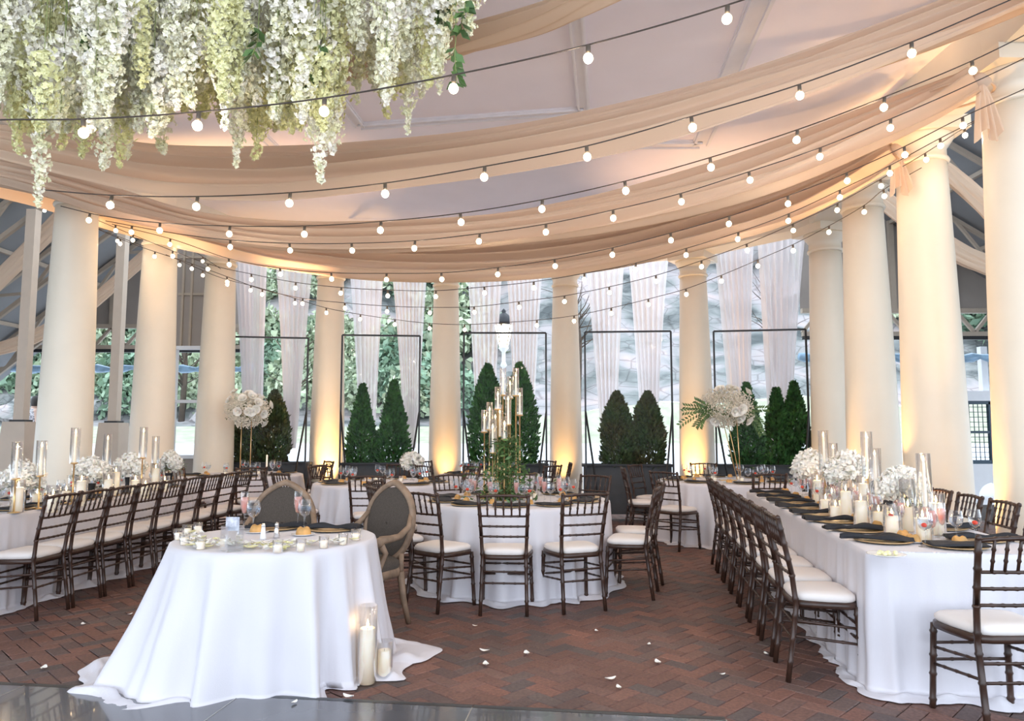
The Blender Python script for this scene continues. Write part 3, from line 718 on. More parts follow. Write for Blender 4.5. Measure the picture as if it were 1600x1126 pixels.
# ------------------------------------------------------------------ planters with trees and acrylic screens
def cedar(h, w_, n, seed, pointed=True, material=None, name='foliage'):
    r = random.Random(seed); q = MB(); q.smooth = False; vs = []; fs = []
    lobes = [(r.uniform(0, 6.28), r.uniform(.1, .8), r.uniform(.08, .2)) for _ in range(9)]
    for _ in range(n):
        t = r.random() ** .85; a = r.uniform(0, 6.283)
        prof_ = (1 - max(0, (t - .18) / .82) ** (1.35 if pointed else 2.6)) * (.82 + .18 * min(1, t * 5))
        k = prof_ * (1 + .13 * noise.noise(Vector((math.cos(a) * 1.6, math.sin(a) * 1.6, t * 5 + seed))) * 2)
        rr = w_ / 2 * k * (r.uniform(.62, 1.04) if r.random() < .8 else r.uniform(.2, 1))
        p = Vector((rr * math.cos(a), rr * math.sin(a), t * h * .97)); s = r.uniform(.045, .085)
        d = Vector((math.cos(a) * .7, math.sin(a) * .7, r.uniform(.3, 1.6))).normalized() ; b = Vector((r.gauss(0, 1), r.gauss(0, 1), r.gauss(0, .6))).normalized()
        o = len(vs); b = (b - d * b.dot(d)).normalized()
        vs += [p, p + d * s * .55 + b * s * .3, p + d * s * 1.15, p + d * s * .55 - b * s * .3]; fs.append((o, o + 1, o + 2, o + 3))
    q.add(vs, fs); return q.mesh(name, material or M['cedar'])
CED = [cedar(1.45, .50, 5200, 1), cedar(1.5, .54, 5200, 2), cedar(1.3, .52, 5000, 5, False, M['cedar_b']), cedar(1.75, .58, 5600, 8, False)]
TRK = MB().tube([(0, 0, 0), (0, 0, .5)], [.025, .02], 6).mesh('trunk', M['bark'])
SCR = [(363, 480, 527, 12.35, 'first screen from the left'), (536, 656, 524, 12.15, 'second screen from the left'), (725, 853, 520, 11.8, 'middle screen'), (914, 1047, 518, 11.6, 'fourth screen from the left'), (1117, 1255, 516, 11.4, 'last screen on the right')]
TREES = [[(392, 622, 2, .9), (430, 610, 2, 1)], [(567, 600, 0, 1), (616, 594, 1, 1)], [(762, 568, 3, 1), (812, 566, 3, 1)], [(964, 612, 2, 1), (1012, 612, 2, 1)], [(1166, 598, 0, 1), (1213, 606, 0, .95), (1240, 596, 1, 1)]]
ordn = ['first', 'second', 'middle', 'fourth', 'last']
for i, (xl, xr_, ty, Y, nm) in enumerate(SCR):
    a, b = at(xl, ty, Y=Y), at(xr_, ty, Y=Y); xm, ww = (a.x + b.x) / 2, b.x - a.x; ztop = a.z
    zb_ = .88; rz = -math.atan2(xm, Y - 4) * .35
    pl = empty('trough_planter', (xm, Y + .30, 0), rz, label='long charcoal planter box holding cedars behind the %s acrylic screen' % ordn[i], cat='planter')
    q = MB(); q.box((0, 0, .48), (ww + .02, .42, .74), taper=1); q.build('box', M['planter'], pl, flat=True)
    q = MB(); q.box((0, 0, .865), (ww + .08, .48, .035)); q.build('rim', M['planter'], pl, flat=True)
    for sx in (-1, 1):
        MB().box((sx * (ww / 2 - .15), 0, .055), (.12, .3, .11)).build('foot', M['white'], pl, flat=True)
    sc = empty('acrylic_screen', (xm, Y, 0), rz, label='black framed clear acrylic screen, the %s' % nm, cat='screen')
    t = .028
    for c, s in (((-ww / 2, 0, (ztop + .06) / 2), (t, t, ztop - .06)), ((ww / 2, 0, (ztop + .06) / 2), (t, t, ztop - .06)), ((0, 0, ztop), (ww, t, t)), ((0, 0, zb_), (ww, t, t))):
        MB().box(c, s).build('frame_bar', M['black'], sc, flat=True)
    MB().box((0, 0, (ztop + zb_) / 2), (ww - t, .006, ztop - zb_ - t)).build('pane', M['acrylic'], sc, flat=True)
    for sx in (-1, 1):
        MB().bar((sx * ww / 2, -.01, 1.72), (sx * (ww / 2 - .22), -.34, .05), .022).build('brace', M['black'], sc, flat=True)
    for k, (tx, tty, v, s) in enumerate(TREES[i]):
        yy = Y + .30; tp = at(tx, tty, Y=yy); hgt = {0: 1.45, 1: 1.5, 2: 1.3, 3: 1.75}[v]; ht = tp.z - .80
        e = empty('cedar_tree', (tp.x, yy, .80), rs.uniform(0, 6), label='%s cedar in the planter of the %s screen, %s' % (('pointed dark green', 'pointed dark green', 'browning round-topped', 'tall round-topped green')[v], ordn[i], ('its first tree', 'its second tree', 'its third tree')[k]), cat='tree')
        f = inst('foliage', CED[v], e); f.scale = (1, 1, ht / hgt); inst('trunk', TRK, e)

# ------------------------------------------------------------------ chiavari chair
def bamboo(pts, r, n=6, nodes=(), b=1.28):
    """tube along a polyline with raised bamboo rings at fractions"""
    P_ = [Vector(p) for p in pts]; L = [0]
    for a, c in zip(P_, P_[1:]): L.append(L[-1] + (c - a).length)
    T = L[-1]
    def ev(t):
        x = t * T
        for i in range(len(P_) - 1):
            if x <= L[i + 1] + 1e-9: return P_[i].lerp(P_[i + 1], (x - L[i]) / max(1e-9, L[i + 1] - L[i]))
        return P_[-1]
    ts = {0.0: 1, 1.0: 1}
    for l in L[1:-1]: ts[l / T] = 1
    e = .008 / T
    for nd in nodes:
        ts[max(0, nd - 1.4 * e)] = 1; ts[nd] = b; ts[min(1, nd + 1.4 * e)] = 1
    k = sorted(ts); return [ev(t) for t in k], [r * ts[t] for t in k]
def make_chair():
    root = empty('chiavari_chair')
    W = M['wood']
    for s in (-1, 1):
        p, r = bamboo([(s * .18, -.225, 0), (s * .17, -.165, .42), (s * .178, -.185, .60), (s * .195, -.255, .915)], .0155, 6, (.12, .26, .40, .50, .64, .74, .84, .93))
        MB().tube(p, r, 6).build('leg', W, root)
        MB().ball((s * .196, -.257, .918), .017, 6, 3).build('finial', W, root)
        p, r = bamboo([(s * .205, .175, 0), (s * .19, .155, .43)], .0155, 6, (.1, .4, .62, .9)); MB().tube(p, r, 6).build('leg', W, root)
    # seat frame: ring with curved sides
    def ol(k, z, n=20):
        pts = []
        for i in range(n):
            a = 2 * PI * i / n; ca, sa = math.cos(a), math.sin(a)
            x = math.copysign(abs(ca) ** .42, ca); y = math.copysign(abs(sa) ** .42, sa)
            hw = .205 + .018 * y if y > 0 else .205 + .03 * y
            pts.append(Vector((x * hw * k, y * .180 * k - .005, z)))
        return pts
    q = MB(); q.grid([ol(.88, .415), ol(1, .415), ol(1.02, .43), ol(1, .45), ol(.9, .452)], True); q.build('seat_frame', W, root)
    q = MB(); rows = [ol(.92, .448), ol(.985, .462), ol(.975, .482), ol(.90, .495), ol(.6, .503), ol(.2, .505)]; q.grid(rows, True); n = 20
    q.f.append(tuple(range(len(q.v) - n, len(q.v)))); q.build('seat_cushion', M['cushion'], root)
    def back(z):  # x half-width and y of the back posts at height z
        t = (z - .60) / .315; return .178 + .017 * t, -.185 - .07 * t
    hw, y = back(.91)
    p, r = bamboo([(-hw, y, .905), (-.1, y - .012, .915), (0, y - .016, .918), (.1, y - .012, .915), (hw, y, .905)], .0115, 6, (.2, .35, .5, .65, .8)); MB().tube(p, r, 6).build('back_rail', W, root)
    for z in (.755, .675, .595):
        hw, y = back(z); p, r = bamboo([(-hw, y, z), (0, y - .012, z), (hw, y, z)], .0088, 6, (.2, .35, .5, .65, .8)); MB().tube(p, r, 6).build('back_rail', W, root)
    me = None
    for k in range(5):
        x = (k - 2) * .063; h1, y1 = back(.755); h2, y2 = back(.91)
        if me is None:
            me = MB().tube(*bamboo([(0, y1 - .01, .755), (0, y2 - .014, .912)], .0075, 5, (.35, .7), 1.5), n=5).mesh('spindle', W)
        inst('spindle', me, root, (x, 0, 0))
    for z in (.33, .245):
        k = z / .43
        fx, fy = .205 - .015 * k, .175 - .02 * k; bx, by = .18 - .01 * k, -.225 + .06 * k
        for a, b in (((-fx, fy, z), (fx, fy, z)), ((-bx, by, z - .005), (bx, by, z - .005)), ((-fx, fy, z - .02), (-bx, by, z + .01)), ((fx, fy, z - .02), (bx, by, z + .01))):
            p, r = bamboo([a, b], .0082, 5, (.25, .5, .75)); MB().tube(p, r, 5).build('stretcher', W, root)
    return root
chair = Proto(make_chair())
def put_chair(x, y, rz, label, group): return chair.place((x, y, 0), rz, label, 'chair', group, scale=1.0)

# ------------------------------------------------------------------ cloths and tables
def cloth_from_outline(name, outline, H, flare, folds, amp, seed, material, pool, loc=(0, 0, 0), centre_fn=None, skew=None):
    """outline: closed list of (point, normal, arc) for the table edge; flare(a), pool(a): outward run at floor level"""
    r = random.Random(seed); n = len(outline); ph = [r.uniform(0, 6.28) for _ in range(8)]
    def fold(a):
        b = a + .10 * math.sin(a * 3 + ph[0]) + .06 * math.sin(a * 5 + ph[1])
        f = .5 + .5 * math.cos(b * folds + ph[2]); f2 = .5 + .5 * math.cos(b * folds * 1.62 + ph[3])
        m = .65 + .35 * math.sin(a * 2 + ph[4])
        return (f ** 2.2 * .74 + f2 ** 2 * .34) * m
    rows = []
    for k in (0.0, .5, .93, .985):
        rows.append([(p * k + (centre_fn(p) * (1 - k) if centre_fn else Vector((0, 0, 0)))) .to_3d() + Vector((0, 0, H)) if False else Vector((p.x * k + (centre_fn(p).x * (1 - k) if centre_fn else 0), p.y * k + (centre_fn(p).y * (1 - k) if centre_fn else 0), H)) for p, nn, a in outline])
    rows.append([Vector((p.x + nn.x * .004, p.y + nn.y * .004, H - .006)) for p, nn, a in outline])
    NS = 22
    for i in range(1, NS + 1):
        s = i / NS; row = []
        for p, nn, a in outline:
            fo = fold(a)
            off = .008 + flare(a) * s ** 1.25 + amp * fo * s ** .75 * (1 + .4 * flare(a) * 3)
            off += .012 * noise.noise(Vector((a * 4, s * 3, seed))) * s
            z = H * (1 - s) + .012 - .012 * (1 - s)
            row.append(Vector((p.x + nn.x * off, p.y + nn.y * off, max(.008, z))))
        rows.append(row)
    base = rows[-1]; NP = 7
    for i in range(1, NP + 1):
        t = i / NP; row = []
        for (p, nn, a), b in zip(outline, base):
            pl = pool(a) * (1 + .35 * math.sin(a * folds * .5 + ph[5])) * (.75 + .5 * fold(a + .05))
            wr = .022 + .05 * max(0, math.sin(a * folds * .9 + t * 3 + ph[6])) * math.sin(PI * min(1, t * 1.05)) + .02 * abs(noise.noise(Vector((a * 9, t * 4, seed))))
            tw = Vector((-nn.y, nn.x, 0)) * (.03 * math.sin(a * 6 + ph[7] + t * 2))
            row.append(Vector((b.x + nn.x * pl * t + tw.x * t, b.y + nn.y * pl * t + tw.y * t, .006 + wr * (1 - t) ** .5 * min(1, pool(a) * 7))))
        rows.append(row)
    q = MB(); q.grid(rows, True); o = q.build(name, material); o.location = loc
    return o
def circ(rad, n=220):
    return [(Vector((rad * math.cos(2 * PI * i / n), rad * math.sin(2 * PI * i / n))), Vector((math.cos(2 * PI * i / n), math.sin(2 * PI * i / n))), 2 * PI * i / n) for i in range(n)]
def rect(hx, hy, n=120, rc=.025):
    out = []; cor = [(hx, hy, 0), (-hx, hy, PI / 2), (-hx, -hy, PI), (hx, -hy, 3 * PI / 2)]
    per = 0; seq = []
    for ci, (cx, cy, a0) in enumerate(cor):
        for k in range(9):
            a = a0 + PI / 2 * k / 8; seq.append((Vector((cx - math.copysign(rc, cx) + rc * math.cos(a), cy - math.copysign(rc, cy) + rc * math.sin(a))), Vector((math.cos(a), math.sin(a)))))
        nx, ny, _ = cor[(ci + 1) % 4]; a = a0 + PI / 2; L = abs(nx - cx) + abs(ny - cy); m = max(6, int(L / (2 * (hx + hy)) * n))
        p0 = seq[-1][0]; p1 = Vector((nx - math.copysign(rc, nx) + rc * math.cos(a), ny - math.copysign(rc, ny) + rc * math.sin(a)))
        for k in range(1, m): seq.append((p0.lerp(p1, k / m), Vector((math.cos(a), math.sin(a)))))
    arc = 0; P = None; res = []
    for p, nn in seq:
        if P is not None: arc += (p - P).length + .015
        P = p; res.append([p, nn, arc])
    tot = arc + .05
    return [(p, nn, a / tot * 2 * PI) for p, nn, a in res]
HT = .755
def table_top(name, mb, x, y, rz, label, legs):
    t = empty(name, (x, y, 0), rz, label=label, cat='table')
    mb.build('tabletop', M['blacktable'], t)
    lm = MB().box((0, 0, .36), (.035, .035, .71)).mesh('leg', M['black']); lm.shade_flat()
    for lx, ly in legs: inst('leg', lm, t, (lx, ly, 0))
    return t
def round_table(px, py, rad, name, flare=.03, amp=.11, pool=.05, seed=1, folds=17, flare_fn=None, pool_fn=None, xy=None):
    p = at(px, py, z=HT + .005) if xy is None else Vector((*xy, 0))
    q = MB().lathe([(rad - .03, .715), (rad - .006, .72), (rad - .006, HT - .008), (rad - .03, HT - .006)], 48)
    table_top('round_table', q, p.x, p.y, 0, 'round folding table under a white cloth, %s' % name, [(rad * .6, 0), (-rad * .6, 0), (0, rad * .6), (0, -rad * .6)])
    o = cloth_from_outline('tablecloth', circ(rad), HT + .005, flare_fn or (lambda a: flare), folds, amp, seed, M['cloth'], pool_fn or (lambda a: pool), (p.x, p.y, 0))
    tag(o, 'white floor-length satin cloth on the round table, %s' % name, 'tablecloth')
    return p
T1 = round_table(0, 0, .60, 'the small one set for two in front', seed=3, folds=13, amp=.17, xy=(-1.46, 4.64),
     flare_fn=lambda a: .0 + .30 * max(0, math.cos(a - R(200))) ** 3 + .10 * max(0, math.cos(a - R(20))) ** 3,
     pool_fn=lambda a: .03 + .16 * max(0, math.cos(a - R(203))) ** 3 + .24 * max(0, math.cos(a - R(18))) ** 6)
T2 = round_table(0, 0, .90, 'in the centre with the tall candle cluster', seed=5, folds=17, pool=.09, xy=(.03, 7.17))
T3 = round_table(600, 753, .88, 'behind the two oval-backed chairs', seed=6, folds=17)
T4 = round_table(1136, 750, .90, 'under the flower ball with trailing greenery', seed=8, folds=17)
T6 = round_table(378, 741, .88, 'under the flower ball at the left back', seed=9, folds=16)
T7 = round_table(765, 740, .76, 'at the back behind the centre table', seed=12, folds=15)
def long_table(p0, ang, L, wdt, name, seed, side):
    """p0: middle of the near end; ang: heading from +Y"""
    u = Vector((math.sin(ang), math.cos(ang), 0)); c = Vector((p0[0], p0[1], 0)) + u * L / 2
    q = MB().box((0, 0, .735), (wdt - .02, L - .02, .03))
    table_top('long_table', q, c.x, c.y, -ang, 'long banquet table under a white cloth, %s' % name, [(sx * (wdt / 2 - .1), sy * (L / 2 - .2)) for sx in (-1, 1) for sy in (-1, 0, 1)])
    hx, hy = wdt / 2, L / 2
    o = cloth_from_outline('tablecloth', rect(hx, hy, 460), HT + .005, lambda a: .008, 48, .042, seed, M['cloth'], lambda a: .06 + .10 * max(0, math.cos(a - R(side))) ** 6, (0, 0, 0), centre_fn=lambda p: Vector((0, p.y)))
    o.location = (c.x, c.y, 0); o.rotation_euler = (0, 0, -ang)
    tag(o, 'white floor-length cloth on the long banquet table, %s' % name, 'tablecloth')
    return c, u, Vector((u.y, -u.x, 0))
AR = math.atan(.152); WR = .98; LR = 4.05
cr_, ur, vr = long_table((1.955 + WR / 2 * math.cos(AR), 4.10 - WR / 2 * math.sin(AR) + .03), AR, LR, WR, 'on the right side', 21, 225)
AL = math.atan(.05); WL_ = 1.0; LL = 4.4
cl_, ul, vl = long_table((-4.06 - WL_ / 2 + .0, 4.75), AL, LL, WL_, 'on the left side', 22, 300)

# ------------------------------------------------------------------ chairs: rows
for i in range(9):
    y = 5.86 + .41 * i; x = -3.56 + .075 * (y - 5.68) - .225
    put_chair(x, y + .0, PI / 2 - .06, 'dark bamboo-style chair, %s from the near end of the left long table' % ORD[i], 'chairs along the left long table')
for i in range(8):
    y = 4.47 + .475 * i; x = 1.56 + .153 * (y - 4.27) + .225
    put_chair(x, y, -PI / 2 - .15, 'dark bamboo-style chair, %s from the near end, inner side of right table' % ORD[i], 'chairs on the inner side of the right table')
for i in range(7):
    y = 4.75 + .52 * i; x = 3.40 + .158 * (y - 5.09) - .23
    put_chair(x, y, PI / 2 - .15, 'dark bamboo-style chair, %s from the near end, column side of right table' % ORD[i], 'chairs on the column side of the right table')
put_chair(2.375, 3.77, .02, 'large dark bamboo-style chair at the near end of the right table, partly cut off', 'chair at the end of the right table')
def ring_chairs(c, specs, rad, what, group):
    for k, (ang, dr, twist, desc) in enumerate(specs):
        a = R(ang); x = c.x + (rad + dr) * math.sin(a); y = c.y - (rad + dr) * math.cos(a)
        put_chair(x, y, a + R(twist), 'dark bamboo-style chair at the %s, %s' % (what, desc), group)
ring_chairs(T2, [(-4, 0, 0, 'squarely in front'), (24, .0, -4, 'front and slightly right'), (59, .02, 14, 'on its right side'), (88, .0, 0, 'far right side'), (140, 0, 0, 'right rear'), (178, 0, 0, 'directly behind'), (-148, 0, 0, 'left rear'), (-98, 0, 0, 'far left side'), (-64, 0, 0, 'left side'), (-31, .04, -8, 'front left beside the oval chair')], 1.14, 'centre table', 'chairs around the centre table')
ring_chairs(T3, [(2, 0, 0, 'front'), (-52, 0, 8, 'front left'), (-76, .1, 0, 'left, turned sideways'), (-130, 0, 0, 'left rear'), (180, 0, 0, 'behind'), (128, 0, 0, 'right rear')], 1.12, 'second-row table', 'chairs around the table behind the oval chairs')
ring_chairs(T4, [(-47, .05, 0, 'front left'), (4, 0, 0, 'front'), (-92, .0, 0, 'left side'), (-128, 0, 0, 'left rear'), (178, 0, 0, 'behind'), (50, 0, 0, 'front right')], 1.12, 'right rear round table', 'chairs around the right rear round table')
ring_chairs(T6, [(25, 0, 0, 'front right'), (70, 0, 0, 'right side'), (-20, 0, 0, 'front left'), (125, 0, 0, 'right rear'), (180, 0, 0, 'behind')], 1.10, 'left rear round table', 'chairs around the left rear round table')
ring_chairs(T7, [(48, 0, 0, 'front right'), (90, 0, 0, 'right side'), (132, 0, 0, 'right rear'), (-48, 0, 0, 'front left'), (-120, 0, 0, 'left rear'), (178, 0, 0, 'behind')], .98, 'small back table', 'chairs around the back table')

# ------------------------------------------------------------------ oval-backed armchairs of the couple
def make_armchair():
    root = empty('oval_back_armchair')
    OK = M['oak']; ca, cz = .235, .75; rx, rz_ = .262, .31; tilt = .18
    def oval(a, k=1, dy=0, peak=True):
        x = rx * k * math.cos(a); z = rz_ * k * math.sin(a)
        if peak and math.sin(a) > 0: z += .025 * k * max(0, 1 - abs(a - PI / 2) / .5) ** 1.3
        return Vector((x, -.26 - tilt * (z + .28) + dy, cz + z))
    n = 48; rows = []
    for (k, dy) in ((.86, .022), (.90, .034), (.96, .036), (1.0, .022), (1.0, -.012), (.96, -.022), (.88, -.015), (.86, 0), (.86, .022)):
        rows.append([oval(2 * PI * i / n, k, dy) for i in range(n)])
    q = MB(); q.grid(rows, True); q.build('back_frame', OK, root)
    for dy, s in ((.012, 1), (-.008, -1)):
        q = MB(); rows = [[oval(2 * PI * i / n, k, dy + s * .022 * (1 - k * 1.1) ** .5 if k < .9 else dy, False) for i in range(n)] for k in (.885, .8, .6, .4, .2, .02)]
        q.grid(rows, True); q.build('back_pad' , M['linen'], root)
    q = MB(); pts = [(-.25, .25), (.25, .25), (.22, -.22), (-.22, -.22)]
    def seat(k, z):
        out = []
        for i in range(28):
            a = 2 * PI * i / 28; c_, s_ = math.cos(a), math.sin(a)
            x = math.copysign(abs(c_) ** .4, c_); y = math.copysign(abs(s_) ** .4, s_)
            out.append(Vector((x * (.255 + .025 * y) * k, y * .245 * k, z)))
        return out
    q.grid([seat(.9, .38), seat(1, .38), seat(1.01, .42), seat(.99, .44), seat(.9, .44)], True); q.build('seat_rail', OK, root)
    q = MB(); q.grid([seat(.96, .43), seat(1.0, .46), seat(.98, .49), seat(.85, .515), seat(.5, .53), seat(.1, .535)], True); q.build('seat_pad', M['linen'], root)
    for s in (-1, 1):
        MB().tube([(s * .235, .215, 0), (s * .24, .22, .2), (s * .245, .225, .40)], [.018, .024, .03], 8).build('leg', OK, root)
        MB().tube([(s * .215, -.31, 0), (s * .21, -.25, .2), (s * .20, -.225, .40)], [.019, .024, .028], 8).build('leg', OK, root)
        MB().tube([(s * .19, -.24, .40), (s * .175, -.26, .53)], [.022, .02], 8).build('back_stay', OK, root)
        MB().tube([(s * .225, -.31, .83), (s * .265, -.24, .74), (s * .285, -.12, .685), (s * .29, .0, .68), (s * .29, .08, .68), (s * .29, .12, .665)], [.018, .022, .026, .028, .034, .022], 8).build('armrest', OK, root)
        MB().tube([(s * .288, .09, .66), (s * .285, .03, .58), (s * .265, .07, .48), (s * .258, .11, .40)], [.026, .021, .021, .028], 8).build('arm_support', OK, root)
        MB().ball((s * .29, .105, .668), .036, 10, 6).build('scroll', OK, root)
    return root
arm = Proto(make_armchair())
p = at(612, 752, z=1.06)
arm.place((-1.10, 5.46, 0), R(180 - 34), 'oval-backed grey linen armchair with weathered wood frame, on the right of the couple', 'armchair', 'oval-backed chairs at the small front table', .96)
arm.place((-1.73, 5.42, 0), R(180 + 4), 'oval-backed grey linen armchair mostly hidden behind the small front table', 'armchair', 'oval-backed chairs at the small front table', .96)

# ------------------------------------------------------------------ tableware prototypes (shared meshes)
TZ = HT + .006
def lathe_me(name, prof, m, n=14, cap0=True, cap1=False): return MB().lathe(prof, n, cap0=cap0, cap1=cap1).mesh(name, m)
GOB = dict(bowl=lathe_me('bowl', [(.006, .085), (.026, .098), (.038, .12), (.040, .145), (.034, .175), (.031, .185)], M['glass'], cap0=True),
           stem=lathe_me('stem', [(.034, 0), (.034, .002), (.008, .007), (.004, .02), (.0038, .07), (.007, .086)], M['glass'], 12),
           drink=lathe_me('water', [(.004, .09), (.024, .1), (.0355, .121), (.037, .14), (.036, .15)], M['water'], 12, cap1=True))
FLU = dict(bowl=lathe_me('bowl', [(.004, .09), (.014, .10), (.023, .13), (.026, .17), (.023, .215), (.021, .225)], M['glass'], cap0=True),
           stem=lathe_me('stem', [(.030, 0), (.030, .002), (.007, .006), (.0035, .02), (.0035, .08), (.005, .092)], M['glass'], 12),
           drink=lathe_me('sparkling_drink', [(.003, .094), (.012, .102), (.0205, .13), (.0232, .165), (.022, .19)], M['pink'], 12, cap1=True),
           berry=MB().ball((0, 0, .135), .014, 8, 5, 1.15).mesh('berry', M['berry']))
COU = dict(bowl=lathe_me('bowl', [(.005, .092), (.022, .104), (.034, .13), (.035, .16), (.030, .19), (.0285, .20)], M['glass'], cap0=True),
           stem=GOB['stem'], berry=MB().ball((0, 0, .122), .0165, 8, 5, .8).mesh('berry', M['berry']))
def flat_glass(parts, nm):  # a single-object glass for far tables is not needed: the parts share meshes and stay cheap
    pass
def glass(kind, x, y, label, group, z=TZ):
    d, nm = {'g': (GOB, 'water_goblet'), 'f': (FLU, 'champagne_flute'), 'c': (COU, 'wine_glass')}[kind]
    e = empty(nm, (x, y, z), label=label, cat='glass', group=group)
    for k, me in d.items(): inst({'bowl': 'bowl', 'stem': 'stem', 'drink': 'drink', 'berry': 'berry'}[k], me, e)
    return e
ME_CH = lathe_me('charger', [(.10, 0), (.155, .008), (.165, .012), (.160, .014), (.10, .006), (.001, .005)], M['charger'], 28)
ME_PL = lathe_me('plate', [(.045, 0), (.072, .008), (.075, .011), (.070, .011), (.045, .005), (.001, .004)], M['ceramic'], 20)
def roll_me(seed):
    q = MB(); rows = []
    for i in range(7):
        t = i / 6; z = .045 * math.sin(t * PI / 2); k = math.cos(t * PI / 2) ** .6 + .02
        rows.append([Vector((.040 * k * math.cos(a) * (1 + .06 * math.sin(a * 2 + seed)), .030 * k * math.sin(a), z * (1 - .22 * math.exp(-((math.cos(a) * k) / .25) ** 2)))) for a in [2 * PI * j / 14 for j in range(14)]])
    q.grid(rows, True); q.f.append(tuple(range(84, 98))); return q.mesh('bread_roll', M['bread'])
ROLL = [roll_me(0), roll_me(2)]
def napkin_me(seed, L=.40, Wn=.13, twist=True):
    r = random.Random(seed); rows = []; q = MB(); n = 18
    for i in range(n + 1):
        t = i / n; y = (t - .5) * L; w_ = Wn * (.62 + .38 * math.cos(t * 5.5 + seed)) * (.8 + .2 * abs(2 * t - 1)) if twist else Wn; row = []
        cx = .018 * math.sin(t * 6 + seed)
        for j in range(9):
            v = j / 8 - .5; z = .018 + .012 * math.sin(v * 9 + t * 5 + seed) + .008 * math.sin(t * 11) if twist else .012 + .005 * math.cos(v * PI) + .004 * math.sin(t * 7 + v * 6)
            row.append(Vector((cx + v * w_, y, z)))
        for j in range(8, -1, -1):
            v = j / 8 - .5; row.append(Vector((cx + v * w_ * 1.02, y, .003)))
        rows.append(row)
    q.grid(rows, True); q.f.append(tuple(range(18))); q.f.append(tuple(range(n * 18, n * 18 + 18)))
    return q.mesh('napkin', M['napkin'])
NAP = [napkin_me(s) for s in (0, 1.3, 2.4)]; NAPF = [napkin_me(s, .30, .17, False) for s in (0, 2)]
kr = random.Random(5)
def setting(px_, py_, rz, tname, flat=False, glasses='gcf', drop=0, jit=.02):
    """px_,py_: middle of the place; rz: local +Y points from the sitter to the table"""
    c, s = math.cos(rz), math.sin(rz)
    W_ = lambda x, y: (px_ + x * c - y * s + kr.uniform(-jit, jit) * .5, py_ + x * s + y * c + kr.uniform(-jit, jit) * .5)
    x, y = W_(0, 0); o = inst('charger_plate', ME_CH, None, (x, y, TZ), kr.uniform(0, 6)); tag(o, 'gold rimmed charger plate under a black napkin on the %s' % tname, 'plate', 'charger plates on the %s' % tname)
    me = kr.choice(NAPF if flat else NAP); o = inst('napkin', me, None, (x, y, TZ + .012), rz + (PI / 2 if flat else 0) + kr.uniform(-.12, .12)); tag(o, 'black cloth napkin laid across a charger on the %s' % tname, 'napkin', 'black napkins on the %s' % tname)
    if not flat: o.location = (*W_(0, -.03), TZ + .012)
    x, y = W_(-.17, .17); o = inst('bread_plate', ME_PL, None, (x, y, TZ)); tag(o, 'small white bread plate on the %s' % tname, 'plate', 'bread plates on the %s' % tname)
    o = inst('bread_roll', kr.choice(ROLL), None, (x, y, TZ + .006), kr.uniform(0, 6), 1.0); tag(o, 'golden bread roll on a small white plate on the %s' % tname, 'bread', 'bread rolls on the %s' % tname)
    pos = [(.10, .21), (.17, .16), (.04, .26)]
    for k, gk in enumerate(glasses):
        x, y = W_(*pos[k]); lb = {'g': 'clear goblet of water on the %s', 'c': 'wine glass with a red berry on the %s', 'f': 'slim flute with pink drink and red berry on the %s'}[gk] % tname
        glass(gk, x, y, lb, {'g': 'water goblets on the %s', 'c': 'wine glasses on the %s', 'f': 'flutes on the %s'}[gk] % tname)
def ring_settings(c, rad, angs, tname, gl='gcf'):
    for a in angs:
        a = R(a); setting(c.x + (rad - .20) * math.sin(a), c.y - (rad - .20) * math.cos(a), a, tname, True, gl)
ring_settings(T2, .9, [-4, 30, 65, 100, 140, 178, -148, -104, -68, -36], 'centre table')
ring_settings(T3, .88, [2, -52, -90, -130, 180, 128, 85, 45], 'second-row table', 'gc')
ring_settings(T4, .9, [-47, 4, -92, -132, 178, 130, 92, 50], 'right rear round table', 'gc')
ring_settings(T6, .88, [25, 72, -20, 125, 180, -70], 'left rear round table', 'gc')
ring_settings(T7, .76, [48, 92, 132, -48, -100, -150, 178, 0], 'small back table', 'gc')
near_r = Vector((1.955 + WR / 2 * math.cos(AR), 4.13 - WR / 2 * math.sin(AR), 0)); near_l = Vector((-4.06 - WL_ / 2, 4.75, 0))
for i in range(8):
    q = near_r + ur * (.36 + .475 * i) - vr * (WR / 2 - .20); setting(q.x, q.y, -AR - PI / 2, 'right long table')
for i in range(7):
    q = near_r + ur * (.50 + .52 * i) + vr * (WR / 2 - .20); setting(q.x, q.y, -AR + PI / 2, 'right long table')
q = near_r + ur * .20 + vr * .04; setting(q.x, q.y, -AR, 'right long table', True, 'gcf')
for i in range(9):
    q = near_l + ul * (.68 + .41 * i) + vl * (WL_ / 2 - .18); setting(q.x, q.y, -AL + PI / 2, 'left long table', True, 'gc')
for i in range(5):
    q = near_l + ul * (.95 + .72 * i) - vl * (WL_ / 2 - .2); setting(q.x, q.y, -AL - PI / 2, 'left long table', True, 'gc')
# end-of-table plates of butter at the near right corner
q = at(1385, 868, z=TZ); o = inst('butter_plate', lathe_me('plate', [(.06, 0), (.095, .008), (.098, .012), (.09, .011), (.06, .005), (.001, .004)], M['ceramic'], 24), None, (q.x, q.y, TZ)); tag(o, 'white plate of butter curls at the near corner of the right table', 'plate')
for i in range(9):
    a_ = i * 2.4; r_ = .014 * math.sqrt(i) * 1.15
    o = MB().ball((0, 0, 0), .012, 8, 5, .8).build('butter_curl', M['petal_y']); o.location = (q.x + r_ * math.cos(a_) * 1.3, q.y + r_ * math.sin(a_), TZ + .0155); tag(o, 'pale butter curl on the corner plate of the right table', 'butter', 'butter curls on the corner plate')

